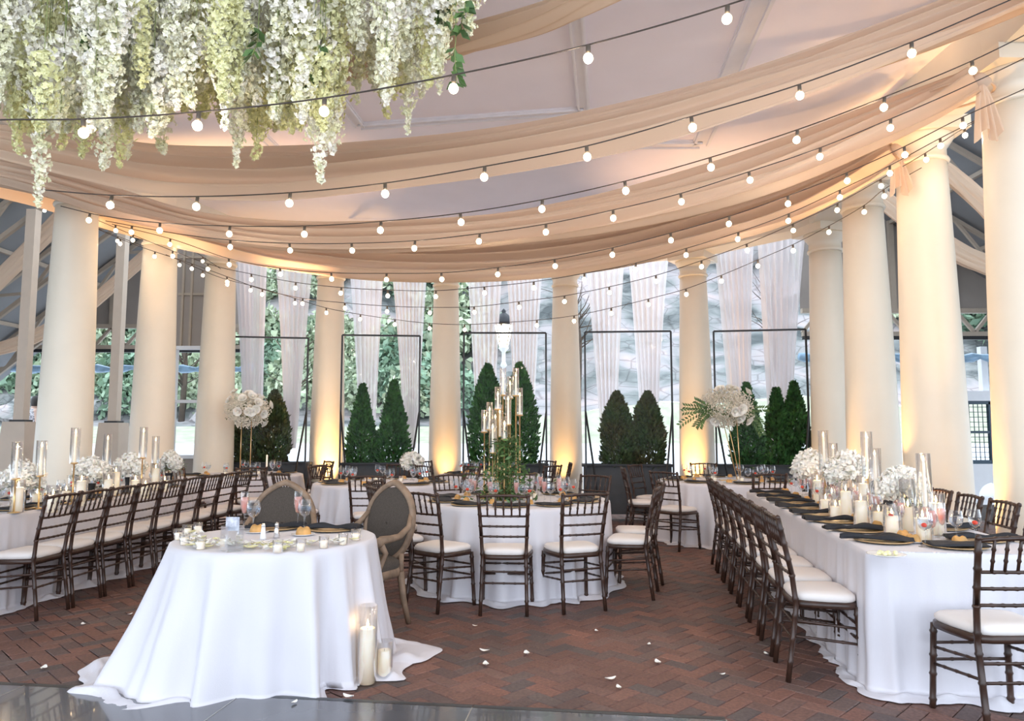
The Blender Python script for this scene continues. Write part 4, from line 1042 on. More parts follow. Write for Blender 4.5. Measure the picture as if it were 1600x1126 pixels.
# ------------------------------------------------------------------ candles
FL = MB().lathe([(.001, 0), (.0045, .006), (.006, .013), (.004, .022), (.0008, .034)], 8).mesh('flame', M['flame'])
def pillar_candle(x, y, z, r, h, gl_r, gl_h, label, group=None, light=0, lit=True):
    e = empty('pillar_candle', (x, y, z), label=label, cat='candle', group=group)
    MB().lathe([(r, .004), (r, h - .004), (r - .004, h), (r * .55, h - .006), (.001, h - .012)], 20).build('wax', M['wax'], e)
    MB().tube([(0, 0, h - .012), (0, 0, h + .006)], .0012, 4).build('wick', M['black'], e)
    if lit: inst('flame', FL, e, (0, 0, h + .002), 0, 1.3)
    MB().lathe([(.001, .001), (gl_r, .001), (gl_r, gl_h), (gl_r - .004, gl_h), (gl_r - .004, .004)], 24, cap0=False, cap1=False).build('glass_cylinder', M['glass'], e)
    if light: point('candle_light', (x, y, z + h + .04), light, (1, .66, .34), .02)
def tube_candle(x, y, z, stem_h, tube_h, label, group=None, tr=.036, light=0, taper_h=.24):
    e = empty('tall_tube_candle', (x, y, z), label=label, cat='candle holder', group=group)
    MB().lathe([(.045, 0), (.045, .004), (.008, .010), (.006, stem_h - .01), (.02, stem_h - .006), (.034, stem_h), (.034, stem_h + .008)], 14).build('gold_stem', M['gold'], e)
    MB().lathe([(tr, stem_h), (tr, stem_h + tube_h), (tr - .003, stem_h + tube_h), (tr - .003, stem_h + .01)], 18, cap0=False, cap1=False).build('glass_tube', M['glass'], e)
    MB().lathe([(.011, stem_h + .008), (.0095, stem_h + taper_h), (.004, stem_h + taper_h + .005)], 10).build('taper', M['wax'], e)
    inst('flame', FL, e, (0, 0, stem_h + taper_h + .004), 0, 1.25)
    if light: point('candle_light', (x, y, z + stem_h + taper_h + .05), light, (1, .66, .34), .02)
def votive(x, y, z, label, group):
    e = empty('votive_candle', (x, y, z), label=label, cat='candle', group=group)
    inst('wax', VW, e); inst('glass_cup', VG, e)
VW = lathe_me('wax', [(.021, .003), (.022, .040), (.018, .042), (.001, .040)], M['wax'], 14)
VG = lathe_me('glass_cup', [(.022, 0), (.027, .004), (.029, .066), (.0275, .066), (.0255, .006)], M['glass'], 16)

# ------------------------------------------------------------------ flowers
def petal_ball_v(R_, n, ps, r, cz=1, bot=-1):
    vs = []; fs = []
    for _ in range(n):
        while True:
            d = Vector((r.gauss(0, 1), r.gauss(0, 1), r.gauss(0, 1))).normalized()
            if d.z > bot: break
        k = r.uniform(.72, 1.0); p = Vector((d.x * R_ * k, d.y * R_ * k, d.z * R_ * k * cz))
        t = d.cross(Vector((r.gauss(0, 1), r.gauss(0, 1), r.gauss(0, 1)))).normalized(); b = d.cross(t); s = ps * r.uniform(.7, 1.3); o = len(vs)
        t = (t + d * r.uniform(0, .8)).normalized()
        vs += [p - t * s * .5, p + b * s * .45 + d * s * .15, p + t * s * .55 + d * s * .3, p - b * s * .45 + d * s * .15, p + d * s * .02]
        fs += [(o, o + 1, o + 4), (o + 1, o + 2, o + 4), (o + 2, o + 3, o + 4), (o + 3, o, o + 4)]
    return vs, fs
fr = random.Random(31)
def head_me(R_, n, ps, m=None, nm='flower_head'):
    q = MB(); q.smooth = False; q.add(*petal_ball_v(R_, n, ps, fr)); q.ball((0, 0, 0), R_ * .74, 8, 6); return q.mesh(nm, m or M['petal'])
HY = [head_me(.062, 150, .028), head_me(.05, 110, .03), head_me(.07, 170, .027)]
def rose_me():
    q = MB(); q.smooth = True
    for k in range(5):
        rr = .008 + .008 * k; nn = 3 + k
        for i in range(nn):
            a0 = 2 * PI * i / nn + k * .7; rows = []
            for v in range(4):
                t = v / 3; z = -.012 + .036 * t * (1 - .12 * k); rad_ = rr * (.45 + .75 * t ** .7) + (.006 * k / 4 if t > .9 else 0)
                rows.append([Vector((rad_ * math.cos(a0 + (u / 3 - .5) * 2.6 * PI / nn), rad_ * math.sin(a0 + (u / 3 - .5) * 2.6 * PI / nn), z - (.004 if u in (0, 3) else 0))) for u in range(4)])
            q.grid(rows)
    q.ball((0, 0, -.006), .018, 8, 5); return q.mesh('rose', M['petal'])
ROSE = rose_me()
def leaf_spray(n, L, size, r, droop=.3):
    vs = []; fs = []
    for _ in range(n):
        a = r.uniform(0, 6.28); d = Vector((math.cos(a), math.sin(a), r.uniform(-.2, .9))).normalized(); p = Vector((0, 0, 0))
        for k in range(7):
            p = p + d * L / 7; d = (d + Vector((r.gauss(0, .12), r.gauss(0, .12), -droop / 4))).normalized()
            for s in (-1, 1):
                b = d.cross(Vector((0, 0, 1))).normalized() * s; t = (d * .6 + b * .8 + Vector((0, 0, r.uniform(-.3, .3)))).normalized(); w_ = t.cross(Vector((0, 0, 1))).normalized(); o = len(vs)
                vs += [p, p + t * size * .5 + w_ * size * .2, p + t * size, p + t * size * .5 - w_ * size * .2 + Vector((0, 0, .004))]; fs.append((o, o + 1, o + 2, o + 3))
    return vs, fs
def bouquet(px, py, R_, label, n=9, vase='black', base_h=.16, loc=None, cat='flowers', group=None):
    """px,py: base of the vase on the table in the photograph"""
    p = at(px, py, z=TZ) if loc is None else Vector(loc)
    e = empty('flower_arrangement', (p.x, p.y, TZ), fr.uniform(0, 6), label=label, cat=cat, group=group)
    MB().lathe([(.034, 0), (.04, .01), (.036, base_h * .6), (.045, base_h)], 14, cap1=False).build('vase', M['black'] if vase == 'black' else M['glass'], e)
    cz = base_h + R_ * .70
    for i in range(n):
        d = Vector((fr.gauss(0, 1), fr.gauss(0, 1), abs(fr.gauss(0, .8)) - .25)).normalized() if i else Vector((0, 0, 1)); q = d * R_ * .62
        s = R_ / .125
        o = inst('flower_head', fr.choice(HY), e, (q.x, q.y, cz + q.z * .9), fr.uniform(0, 6), s); o.rotation_euler = (fr.uniform(-.8, .8), fr.uniform(-.8, .8), fr.uniform(0, 6))
    g = MB(); g.smooth = False; g.add(*leaf_spray(9, R_ * 1.25, .042, fr)); o = g.build('greenery', M['leaf'], e); o.location = (0, 0, base_h + R_ * .3)
    return e
# tall arrangement of tiny blossoms and roses on a gold stand
def breath_me(R_, n):
    q = MB(); q.smooth = False; vs = []; fs = []
    for _ in range(n):
        d = Vector((fr.gauss(0, 1), fr.gauss(0, 1), fr.gauss(0, 1))).normalized(); k = fr.uniform(.55, 1.04) * (1 + .16 * noise.noise(d * 3)); p = Vector((d.x * R_ * k, d.y * R_ * k, d.z * R_ * .80 * k)); s = fr.uniform(.007, .013); o = len(vs)
        vs += [p + Vector((s, 0, 0)), p + Vector((-s * .5, s * .87, 0)), p + Vector((-s * .5, -s * .87, 0)), p + Vector((0, 0, s)), p - Vector((0, 0, s))]
        fs += [(o, o + 1, o + 3), (o + 1, o + 2, o + 3), (o + 2, o, o + 3), (o, o + 1, o + 4), (o + 1, o + 2, o + 4), (o + 2, o, o + 4)]
    q.add(vs, fs); return q.mesh('tiny_blossoms', M['breath'])
def flower_ball(px, py, Y, R_, label, xy, trailing, legs):
    p = at(px, py, Y=Y); e = empty('flower_ball', (p.x, Y, TZ), label=label, cat='flowers'); h = p.z - TZ
    me = breath_me(R_, 3600); o = inst('tiny_blossoms', me, e, (0, 0, h))
    tw = MB()
    for _ in range(90):
        d = Vector((fr.gauss(0, 1), fr.gauss(0, 1), fr.gauss(0, 1))).normalized(); tw.tube([Vector((0, 0, h - R_ * .3)), Vector((d.x * R_ * .85, d.y * R_ * .85, h + d.z * R_ * .7))], .0016, 3, cap=False)
    tw.build('twigs', M['stem'], e)
    for i in range(13):
        a = fr.uniform(0, 6.28); el = fr.uniform(-.75, 1.0); d = Vector((math.cos(a) * math.cos(el), -abs(math.sin(a)) * math.cos(el) if i % 3 else math.sin(a) * math.cos(el), math.sin(el)))
        q = d * R_ * fr.uniform(1.0, 1.22); o = inst('rose', ROSE, e, (q.x, q.y, h + q.z * .85), 0, 1.25); o.rotation_euler = d.to_track_quat('Z', 'Y').to_euler()
    g = MB(); g.smooth = False; g.add(*leaf_spray(10, R_ * .9, .05, fr, .5)); o = g.build('greenery', M['leaf'], e); o.location = (0, 0, h - R_ * .35)
    if trailing:
        for (sx, L, dr) in ((-1, .50, .2), (-1, .62, .55), (-.8, .42, .9), (1, .42, .1), (1, .40, .75), (-1, .35, -.2), (.6, .5, 1.0), (-1, .45, .05), (-.9, .5, .7)):
            pp = Vector((sx * .10, -.05, h - .05)); d = Vector((sx, -.15, -.05 + .2 * (1 - dr))).normalized(); vs = []; fs = []
            for k in range(13):
                pp = pp + d * L / 13; d = (d + Vector((fr.gauss(0, .08), fr.gauss(0, .08), -dr / 9))).normalized()
                for s in (-1, 1):
                    b = d.cross(Vector((0, 1, 0))).normalized() * s; t = (d * .7 + b * .7 + Vector((0, fr.uniform(-.4, .4), 0))).normalized(); w_ = t.cross(Vector((0, 1, 0))).normalized(); o_ = len(vs); sz = .072
                    vs += [pp, pp + t * sz * .5 + w_ * sz * .2, pp + t * sz, pp + t * sz * .5 - w_ * sz * .2]; fs.append((o_, o_ + 1, o_ + 2, o_ + 3))
            g = MB(); g.smooth = False; g.add(vs, fs); g.build('trailing_sprig', M['leaf'], e)
    for (dx, dy, tx) in legs:
        MB().tube([(dx, dy, .006), (tx, dy * .8, h - R_ * .4)], .0055, 6).build('stand_leg', M['gold'], e)
    MB().box((0, 0, .004), (.2, .14, .008)).build('stand_base', M['gold'], e, flat=True)
flower_ball(386, 640, T6.y, .33, 'tall ball of tiny white blossoms and roses on gold legs at the left back', T6, False, [(-.09, .05, -.09), (-.06, -.05, -.06), (.06, .05, .06), (.09, -.05, .09)])
flower_ball(1134, 636, T4.y - .05, .34, 'tall ball of tiny white blossoms and roses with trailing greenery on slim gold stand', T4, True, [(.14, .05, -.04), (.16, -.04, .13), (.15, -.05, .0)])
for o in [x for x in bpy.data.objects if x.name.startswith('flower_ball')]: pass

# centrepiece of the centre table: gold stems with glass tubes of mixed heights
gx = at(790, 700, Y=T2.y).x
CP = [(757, 640, .05, .10), (765, 628, -.02, .13), (774, 640, .12, .02), (778, 604, -.10, .03), (786, 575, .06, .0), (794, 612, -.05, -.05), (797, 588, .15, -.02), (806, 575, -.04, .0), (770, 655, -.14, .04), (788, 650, -.16, -.03), (812, 606, .10, -.04), (781, 632, .17, .0)]
for i, (px, py, dy, _) in enumerate(CP):
    Y = T2.y + dy; top = at(px, py, Y=Y); tube_h = .22 + .05 * (i % 3)
    tube_candle(top.x, Y, TZ, top.z - TZ - tube_h, tube_h, 'gold-stemmed glass tube candle in the tall cluster of the centre table, %s by height' % ['ninth', 'seventh', 'tenth', 'fourth', 'tallest', 'sixth', 'third', 'second', 'lowest', 'eleventh', 'fifth', 'eighth'][i], 'tube candles of the centre table cluster', .030, light=.5 if i in (0, 4, 9) else 0, taper_h=tube_h - .09)
ge = empty('greenery_cluster', (gx, T2.y - .1, TZ), label='leafy green foliage climbing the gold stems on the centre table', cat='foliage')
def leafy(name, n, box, size, m, parent):
    q = MB(); q.smooth = False; vs = []; fs = []
    for _ in range(n):
        p = Vector((fr.gauss(0, box[0]), fr.gauss(0, box[1]), box[2] * fr.random() ** 1.25)); p.x *= 1.25 - .6 * p.z / box[2]; t = Vector((fr.gauss(0, 1), fr.gauss(0, 1), fr.uniform(-1.2, .6))).normalized(); w_ = t.cross(Vector((fr.gauss(0, 1), fr.gauss(0, 1), 1))).normalized(); s = size * fr.uniform(.6, 1.2); o = len(vs)
        vs += [p, p + t * s * .5 + w_ * s * .17, p + t * s, p + t * s * .5 - w_ * s * .17]; fs.append((o, o + 1, o + 2, o + 3))
    q.add(vs, fs); return q.build(name, m, parent)
leafy('leaves', 1150, (.11, .07, .60), .075, M['leaf'], ge)
st = MB()
for _ in range(14):
    x, y = fr.gauss(0, .06), fr.gauss(0, .05); st.tube([(x * 1.3, y, 0), (x, y * 1.2, .25), (x * .6 + fr.gauss(0, .03), y, .52)], .0022, 4)
st.build('stems', M['stem'], ge)
# flowers
bouquet(645, 742, .17, 'white rose and hydrangea arrangement on the second-row table', 12, 'glass', .06)
for (px, py, r_, lb) in ((38, 752, .15, 'white bouquet in a glass vase, leftmost on the left long table'), (145, 740, .15, 'white bouquet with dark leaves behind pillar candles, left long table'), (204, 735, .15, 'round white hydrangea bouquet in the middle of the left long table'), (266, 728, .15, 'white bouquet at the far end of the left long table')):
    p = at(px, py, Y=near_l.y); 
    ff = {38: 6.35, 145: 7.15, 204: 8.1, 266: 8.9}[px]; x = at(px, 700, Y=ff).x; bouquet(0, 0, r_, lb, 11, 'black', .15, (x, ff, TZ))
for (px, Y, r_, lb, bh) in ((1268, 7.25, .17, 'white bouquet on the right long table, farthest of three', .17), (1325, 6.3, .18, 'largest white bouquet on the right long table, beside tall tubes', .17), (1408, 5.05, .14, 'white bouquet with green leaves, closest of three on the right table', .17)):
    bouquet(0, 0, r_, lb, 12, 'black', bh, (at(px, 730, Y=Y).x, Y, TZ))
# tall tube candles and pillars on the long tables: (px, py of the tube top, Y)
k_ = 0
for (px, py, Y, th, lb) in ((28, 690, 6.0, .30, 'short tall-glass candle at the left edge of the left table'), (66, 688, 6.3, .30, 'second tube candle on the left long table'), (119, 668, 6.7, .32, 'tallest tube candle on the left table, in front of the lit column'), (169, 678, 7.5, .32, 'tube candle between two bouquets on the left long table'), (225, 667, 7.7, .32, 'high tube candle right of the hydrangea on the left table'), (244, 681, 8.5, .32, 'last tube candle at the far end of the left table')):
    p = at(px, py, Y=Y); tube_candle(p.x, Y, TZ, max(.04, p.z - TZ - th), th, lb, 'tube candles on the left long table', .040, light=.9 if k_ % 2 == 0 else 0, taper_h=th - .06); k_ += 1
for (px, py, Y, th, lb) in ((1286, 672, 6.65, .38, 'tube candle beside the farthest bouquet on the right table'), (1301, 692, 7.4, .3, 'lower tube candle at the back of the right table'), (1353, 674, 5.9, .38, 'highest tube candle of the right table'), (1366, 700, 5.45, .40, 'tube candle in front of the highest one on the right table'), (1442, 708, 4.75, .42, 'thick tube candle close to the near end of the right table'), (1438, 738, 5.3, .3, 'short tube candle behind the near bouquet on the right table')):
    p = at(px, py, Y=Y); tube_candle(p.x, Y, TZ, max(.05, p.z - TZ - th), th, lb, 'tube candles on the right long table', .044, light=.9 if k_ % 2 == 0 else 0, taper_h=th - .06); k_ += 1
for i, (px, py, Y, h, gh) in enumerate(((30, 765, 6.05, .20, .26), (85, 778, 6.0, .14, .22), (60, 770, 6.6, .10, .15), (128, 765, 6.5, .22, .26), (170, 757, 7.0, .20, .26), (181, 748, 7.5, .24, .30), (212, 750, 7.5, .16, .20), (243, 740, 8.2, .24, .30), (105, 770, 6.9, .10, .14), (228, 752, 7.2, .13, .2), (258, 745, 8.0, .12, .17))):
    x = at(px, 740, Y=Y).x; pillar_candle(x, Y, TZ, .038, h, .052, gh, 'ivory pillar candle in a glass cylinder on the left table, %s along' % ORD[i], 'pillar candles on the left long table', light=.7 if i % 3 == 0 else 0)
for i, (px, Y, h, gh) in enumerate(((1278, 6.9, .20, .26), (1300, 6.4, .12, .16), (1322, 5.65, .20, .28), (1350, 5.9, .24, .30), (1305, 5.7, .08, .12), (1418, 4.9, .16, .34), (1440, 4.45, .14, .2), (1392, 4.75, .12, .18), (1372, 5.15, .1, .15), (1462, 4.75, .2, .26), (1345, 5.1, .18, .22), (1290, 6.05, .1, .14))):
    x = at(px, 780, Y=Y).x; pillar_candle(x, Y, TZ, .038, h, .052, gh, 'ivory pillar candle in a glass cylinder on the right table, %s from the far end' % ORD[i], 'pillar candles on the right long table', light=.7 if i % 3 == 0 else 0)
for c, nm in ((T2, 'centre table'), (T3, 'second-row table'), (T4, 'right rear round table'), (T6, 'left rear round table'), (T7, 'small back table')):
    for k in range(4):
        a_ = k * PI / 2 + .6; votive(c.x + .24 * math.cos(a_), c.y + .24 * math.sin(a_), TZ, 'small glass votive candle near the middle of the %s' % nm, 'votives on the %s' % nm)
p = at(418, 745, Y=T6.y - .2); pillar_candle(p.x, T6.y - .25, TZ, .012, .30, .02, .05, 'slender white taper beside the flower ball on the left rear table', lit=False)
# floor candles
p = at(573, 1068, z=0); pillar_candle(p.x, p.y, .002, .044, .305, .054, .43, 'tall white pillar candle in a glass cylinder on the brick floor', light=.45)
p = at(600, 1060, z=0); pillar_candle(p.x, p.y, .002, .038, .16, .050, .21, 'short white pillar candle in a glass cylinder on the brick floor', lit=False)

# ------------------------------------------------------------------ sweetheart table setting
def tp(px, py): return at(px, py, z=TZ)
for i, (px, py) in enumerate(((288, 851), (279, 843), (313, 858), (434, 863), (470, 861), (506, 856), (536, 851), (556, 844), (292, 836), (309, 832))):
    p = tp(px, py); votive(p.x, p.y, TZ, 'white votive in a small glass on the small front table, %s' % ('second from its left edge', 'at its far left edge', 'third from its left edge', 'before the pepper shaker', 'front middle', 'right of the middle', 'second from its right end', 'at its right end', 'behind two at the left', 'rearmost at the left')[i], 'votives on the small front table')
for px, py, k, lb in ((381, 827, 'f', 'flute with pink drink on the left of the small front table'), (395, 832, 'g', 'goblet of ice water on the left of the small front table'), (465, 826, 'f', 'flute with pink drink on the right of the small front table'), (475, 830, 'g', 'goblet of ice water on the right of the small front table')):
    p = tp(px, py); glass(k, p.x, p.y, lb, None).scale = (1.12,) * 3
p = tp(362, 860); e = empty('glass_vase', (p.x, p.y, TZ), label='clear square-sided glass vase with a marbled table card', cat='vase')
MB().lathe([(.065, 0), (.065, .135), (.060, .135), (.060, .008)], 4, cap1=False).build('glass', M['glass'], e, flat=True)
mm = mat('marble_print', (.80, .80, .84), .4, noise_scale=22, col2=(.28, .29, .36))
MB().box((0, .0, .145), (.075, .003, .075)).build('marbled_card', mm, e, flat=True)
for px, py, lb in ((402, 832, 'crusty bread roll at the left place of the small front table'), (474, 836, 'crusty bread roll at the right place of the small front table')):
    p = tp(px, py); o = inst('bread_plate', ME_PL, None, (p.x, p.y, TZ)); tag(o, 'small white plate under the %s' % lb.split(' of ')[0].replace('crusty ', ''), 'plate')
    o = inst('bread_roll', ROLL[0], None, (p.x, p.y, TZ + .006), .3, 1.15); tag(o, lb, 'bread')
for px, py, m, lb in ((411, 842, 'ceramic', 'white salt shaker on the small front table'), (432, 840, 'chrome', 'metal pepper shaker on the small front table')):
    p = tp(px, py); e = empty('shaker', (p.x, p.y, TZ), label=lb, cat='shaker')
    MB().lathe([(.019, 0), (.021, .006), (.014, .05), (.011, .075)], 10).build('body', M[m], e); MB().lathe([(.0125, .074), (.013, .084), (.008, .093), (.001, .095)], 10).build('cap', M['chrome'], e)
for px, py, rz, lb in ((432, 826, .1, 'black napkin folded on a plate at the left place of the small front table'), (520, 828, -.25, 'black napkin folded over a plate at the right place of the small front table')):
    p = tp(px, py); o = inst('charger_plate', ME_CH, None, (p.x, p.y, TZ)); tag(o, 'gold charger under the %s' % lb.split(' of the')[0].replace('folded ', ''), 'plate')
    o = inst('napkin', NAP[0], None, (p.x, p.y, TZ + .012), PI / 2 + rz, (1.15, .95, 1)); tag(o, lb, 'napkin')
pm = []
for k in range(3):
    q = MB(); rows = [[Vector((.018 * (u - 1) * math.sin(PI * (v + .25) / 4.4), .016 * (v - 2), .003 + .006 * (u - 1) ** 2 + .003 * (v - 2) ** 2 * (k * .4 + .3))) for u in range(3)] for v in range(5)]
    q.grid(rows); pm.append(q.mesh('rose_petal', M['petal'] if k else M['petal_y']))
for i in range(120):
    a_ = fr.uniform(0, 1); px = 300 + 265 * a_ + fr.gauss(0, 6); py = 848 + 9 * math.sin(a_ * PI) + fr.gauss(0, 3.2)
    if fr.random() < .3: px = fr.gauss(305, 9); py = fr.uniform(834, 858)
    p = tp(px, py)
    if (Vector((p.x, p.y)) - Vector((T1.x, T1.y))).length > .57: continue
    o = inst('rose_petal', fr.choice(pm), None, (p.x, p.y, TZ + .002 + fr.uniform(0, .012)), fr.uniform(0, 6), fr.uniform(.9, 1.3)); tag(o, 'loose cream rose petal scattered among votives on the small front table', 'petal', 'petals on the small front table')
for i, (px, py) in enumerate(((757, 1018), (759, 1039), (823, 1022), (1028, 1036), (954, 1062), (544, 1090), (68, 1045), (203, 960), (742, 978), (205, 985), (967, 1075), (1129, 1054), (130, 976), (1014, 1007), (1368, 1079), (932, 986), (460, 1098), (1197, 1022))):
    z = .026 if py > 1085 and px < 700 else .003; p = at(px, py, z=z)
    o = inst('fallen_petal', pm[1], None, (p.x, p.y, z), fr.uniform(0, 6), fr.uniform(.45, .9) if i > 6 else 1.1); tag(o, 'white petal fallen on the %s' % ('dark dance floor' if z > .02 else 'brick floor'), 'petal', 'petals fallen on the floor')

# ------------------------------------------------------------------ peach ceiling drapes
def drape(top, bot, y0, y1, ym, lb, folds, amp, seed, dback=.25):
    o = ribbon('ceiling_drape', pxcurve(top, y0, y1, ym), pxcurve(bot, y0 - dback, y1 - dback, ym - dback), M['drape'], folds, amp, 90, 120, seed); tag(o, lb, 'drape'); return o
drape([(-60, 196), (100, 214), (250, 238), (420, 243), (600, 234), (800, 210), (1000, 165), (1200, 108), (1400, 42), (1560, -15), (1700, -70)],
      [(-60, 243), (100, 276), (250, 302), (420, 308), (600, 290), (800, 264), (1000, 226), (1200, 166), (1400, 98), (1600, 22), (1700, -22)], 6.0, 4.5, 6.3, 'peach chiffon drape swooping across the ceiling just behind the wisteria', 3.5, .10, 2)
drape([(-60, 250), (60, 262), (170, 290), (300, 336), (450, 352), (620, 350), (780, 338), (930, 312), (1080, 275), (1220, 232), (1350, 185), (1460, 146), (1524, 120)],
      [(-60, 275), (60, 305), (170, 340), (300, 370), (450, 392), (620, 396), (780, 388), (930, 368), (1080, 336), (1220, 292), (1350, 236), (1460, 182), (1530, 138)], 8.2, 5.75, 7.4, 'peach chiffon drape tied to the nearest right column', 4, .11, 4)
drape([(-60, 258), (60, 276), (170, 312), (300, 352), (420, 372), (560, 382), (700, 384), (840, 378), (970, 360), (1100, 328), (1220, 290), (1320, 254), (1396, 226)],
      [(-60, 290), (60, 318), (170, 352), (300, 386), (420, 413), (560, 432), (700, 437), (840, 432), (970, 413), (1100, 383), (1220, 350), (1320, 305), (1402, 252)], 9.2, 7.05, 9.4, 'lowest peach chiffon drape tied to the second right column', 5, .12, 6)
drape([(420, 110), (560, 96), (700, 62), (830, 28), (960, -12), (1100, -70)], [(420, 150), (560, 122), (700, 92), (830, 52), (935, 6), (1100, -50)], 6.3, 4.3, 5.4, 'peach chiffon drape at the top edge behind the wisteria', 3, .09, 9)
def knot(px, py, Y, w0, drop, lb):
    p = at(px, py, Y=Y); e = empty('drape_knot', p, label=lb, cat='drape')
    q = MB(); rows = []
    for i in range(13):
        t = i / 12; rr = w0 * .5 * (math.sin(PI * t) ** .6 + .1)
        rows.append([Vector((rr * math.cos(a) * (1 + .16 * math.sin(3 * a + t * 5)), rr * .8 * math.sin(a), w0 * .5 - w0 * t)) for a in [2 * PI * j / 22 for j in range(22)]])
    q.grid(rows, True); q.build('knot', M['drape'], e)
    q = MB(); rows = []
    for i in range(21):
        t = i / 20; ww = w0 * (.45 + 1.0 * t ** .8); row = []
        for j in range(25):
            v = j / 24 - .5; row.append(Vector((v * ww + .1 * t * w0 * 2, -.03 + .035 * t * math.sin(v * 22 + t) - .02 * math.cos(v * PI), -w0 * .3 - (drop + .05 * math.sin(v * 9)) * t)))
        rows.append(row)
    q.grid(rows); q.build('tail', M['drape'], e)
    ring = MB(); R_ = .27; ring.tube([(R_ * math.cos(a) , R_ * math.sin(a) + .3, .03) for a in [2 * PI * i / 28 for i in range(29)]], .012, 5); ring.build('tie', M['drape'], e)
knot(1530, 128, 5.64, .15, .42, 'knotted end of the peach drape with a hanging tail on the nearest right column')
knot(1398, 236, 6.98, .15, .38, 'knotted end of the lowest peach drape on the second right column')

# ------------------------------------------------------------------ string lights
BU = MB().ball((0, 0, -.026), .0235, 12, 9, 1.06).mesh('bulb', M['bulb'])
BUO = MB().ball((0, 0, -.026), .0235, 12, 9, 1.06).mesh('bulb', M['glass'])
SO = MB().lathe([(.010, 0), (.0115, .004), (.0115, .034), (.007, .038)], 8).mesh('socket', M['socket'])
STR = [
 (3.3, 3.2, 3.4, [(-60, 192), (10, 187), (131, 186), (310, 175), (507, 153), (709, 117), (919, 70), (1136, 8), (1330, -60)], [131, 310, 507, 709, 919, 1136], 'large-bulb string light crossing in front of the wisteria, topmost of all'),
 (4.9, 4.0, 4.3, [(60, 296), (174, 305), (308, 307), (453, 301), (602, 286), (757, 260), (917, 228), (1081, 182), (1249, 132), (1424, 66), (1560, 8), (1660, -35)], [38, 174, 308, 453, 602, 757, 917, 1081, 1249, 1424], 'string light running along the upper peach drape'),
 (7.0, 4.6, 5.2, [(95, 322), (160, 337), (250, 348), (359, 353), (476, 353), (595, 346), (720, 333), (847, 312), (977, 283), (1110, 246), (1245, 203), (1381, 152), (1519, 95), (1640, 35)], [140, 250, 359, 476, 595, 720, 847, 977, 1110, 1245, 1381, 1519], 'third string light from the top, over the lower peach drape'),
 (7.6, 5.1, 6.0, [(165, 345), (270, 364), (360, 375), (453, 380), (550, 380), (648, 376), (749, 365), (853, 350), (958, 328), (1064, 302), (1171, 268), (1281, 231), (1391, 186), (1495, 141), (1620, 82)], [206, 360, 453, 550, 648, 749, 853, 958, 1064, 1171, 1281, 1391], 'fourth string light from the top, crossing the middle of the drapes'),
 (8.6, 5.3, 7.0, [(175, 350), (270, 374), (358, 404), (438, 419), (518, 426), (604, 427), (690, 426), (778, 418), (867, 405), (957, 387), (1048, 364), (1139, 338), (1231, 306), (1323, 270), (1413, 229), (1504, 183), (1625, 128)], [181, 266, 358, 438, 518, 604, 690, 778, 867, 957, 1048, 1139, 1231, 1323, 1413, 1504], 'fifth string light from the top, along the lower edge of the drapes'),
 (9.3, 6.0, 7.8, [(100, 322), (230, 376), (325, 412), (393, 428), (462, 441), (533, 449), (606, 453), (681, 454), (757, 448), (834, 440), (913, 427), (993, 411), (1072, 388), (1153, 363), (1232, 334), (1312, 297), (1390, 259), (1469, 216), (1590, 155)], [150, 208, 270, 325, 393, 462, 533, 606, 681, 757, 834, 913, 993, 1072, 1153, 1232, 1312, 1390, 1469], 'sixth string light from the top, first one below the drapes'),
 (10.0, 6.3, 8.6, [(80, 325), (200, 378), (300, 412), (365, 436), (410, 452), (473, 466), (539, 473), (605, 478), (672, 480), (741, 479), (811, 471), (882, 462), (952, 448), (1025, 430), (1096, 407), (1167, 381), (1239, 350), (1308, 318), (1376, 280), (1446, 239), (1507, 200), (1600, 150)], [97, 142, 188, 242, 300, 355, 410, 473, 539, 605, 672, 741, 811, 882, 952, 1025, 1096, 1167, 1239, 1308, 1376, 1446, 1507], 'seventh string light from the top, low across the back columns'),
 (10.6, 6.9, 9.4, [(20, 300), (140, 352), (260, 398), (340, 432), (400, 448), (461, 466), (510, 481), (563, 491), (617, 499), (671, 505), (726, 507), (783, 504), (839, 500), (897, 493), (955, 481), (1013, 467), (1072, 451), (1127, 430), (1184, 406), (1239, 382), (1295, 353), (1350, 321), (1381, 296), (1440, 262)], [19, 70, 137, 184, 228, 281, 317, 355, 392, 461, 510, 563, 617, 671, 726, 783, 839, 897, 955, 1013, 1072, 1127, 1184, 1239, 1295, 1350, 1381], 'lowest string light, dipping just above the screens'),
]
pl_r = random.Random(77)
for si, (ya, yb, ym, pts, bulbs, lb) in enumerate(STR):
    f = pxcurve(pts, ya, yb, ym); e = empty('string_light', (0, 0, 0), label=lb, cat='string lights')
    samp = [f(i / 240) for i in range(241)]
    q = MB(); q.tube(samp[::2], .0042, 5); q.build('cable', M['cable'], e)
    xs = []
    for p in samp:
        zc = (p.y * _c + (p.z - CAMZ) * _s); xs.append(800 + F * p.x / zc)
    for k, bx in enumerate(bulbs):
        for i in range(240):
            if xs[i] <= bx <= xs[i + 1]:
                t = (bx - xs[i]) / (xs[i + 1] - xs[i]); p = samp[i].lerp(samp[i + 1], t); break
        else: continue
        tl = (pl_r.uniform(-.10, .10), pl_r.uniform(-.1, .1), 0)
        s = inst('socket', SO, e, p - Vector((0, 0, .038))); s.rotation_euler = tl
        inst('bulb', BU, s, (0, 0, -.004))
        if si in (0, 1, 2, 3) and k % 3 == 1: point('bulb_light', p - Vector((0, .0, .10)), 5, (1, .84, .66), .03)
        elif si > 3 and k % 5 == 2: point('bulb_light', p - Vector((0, .0, .10)), 5, (1, .84, .66), .03)

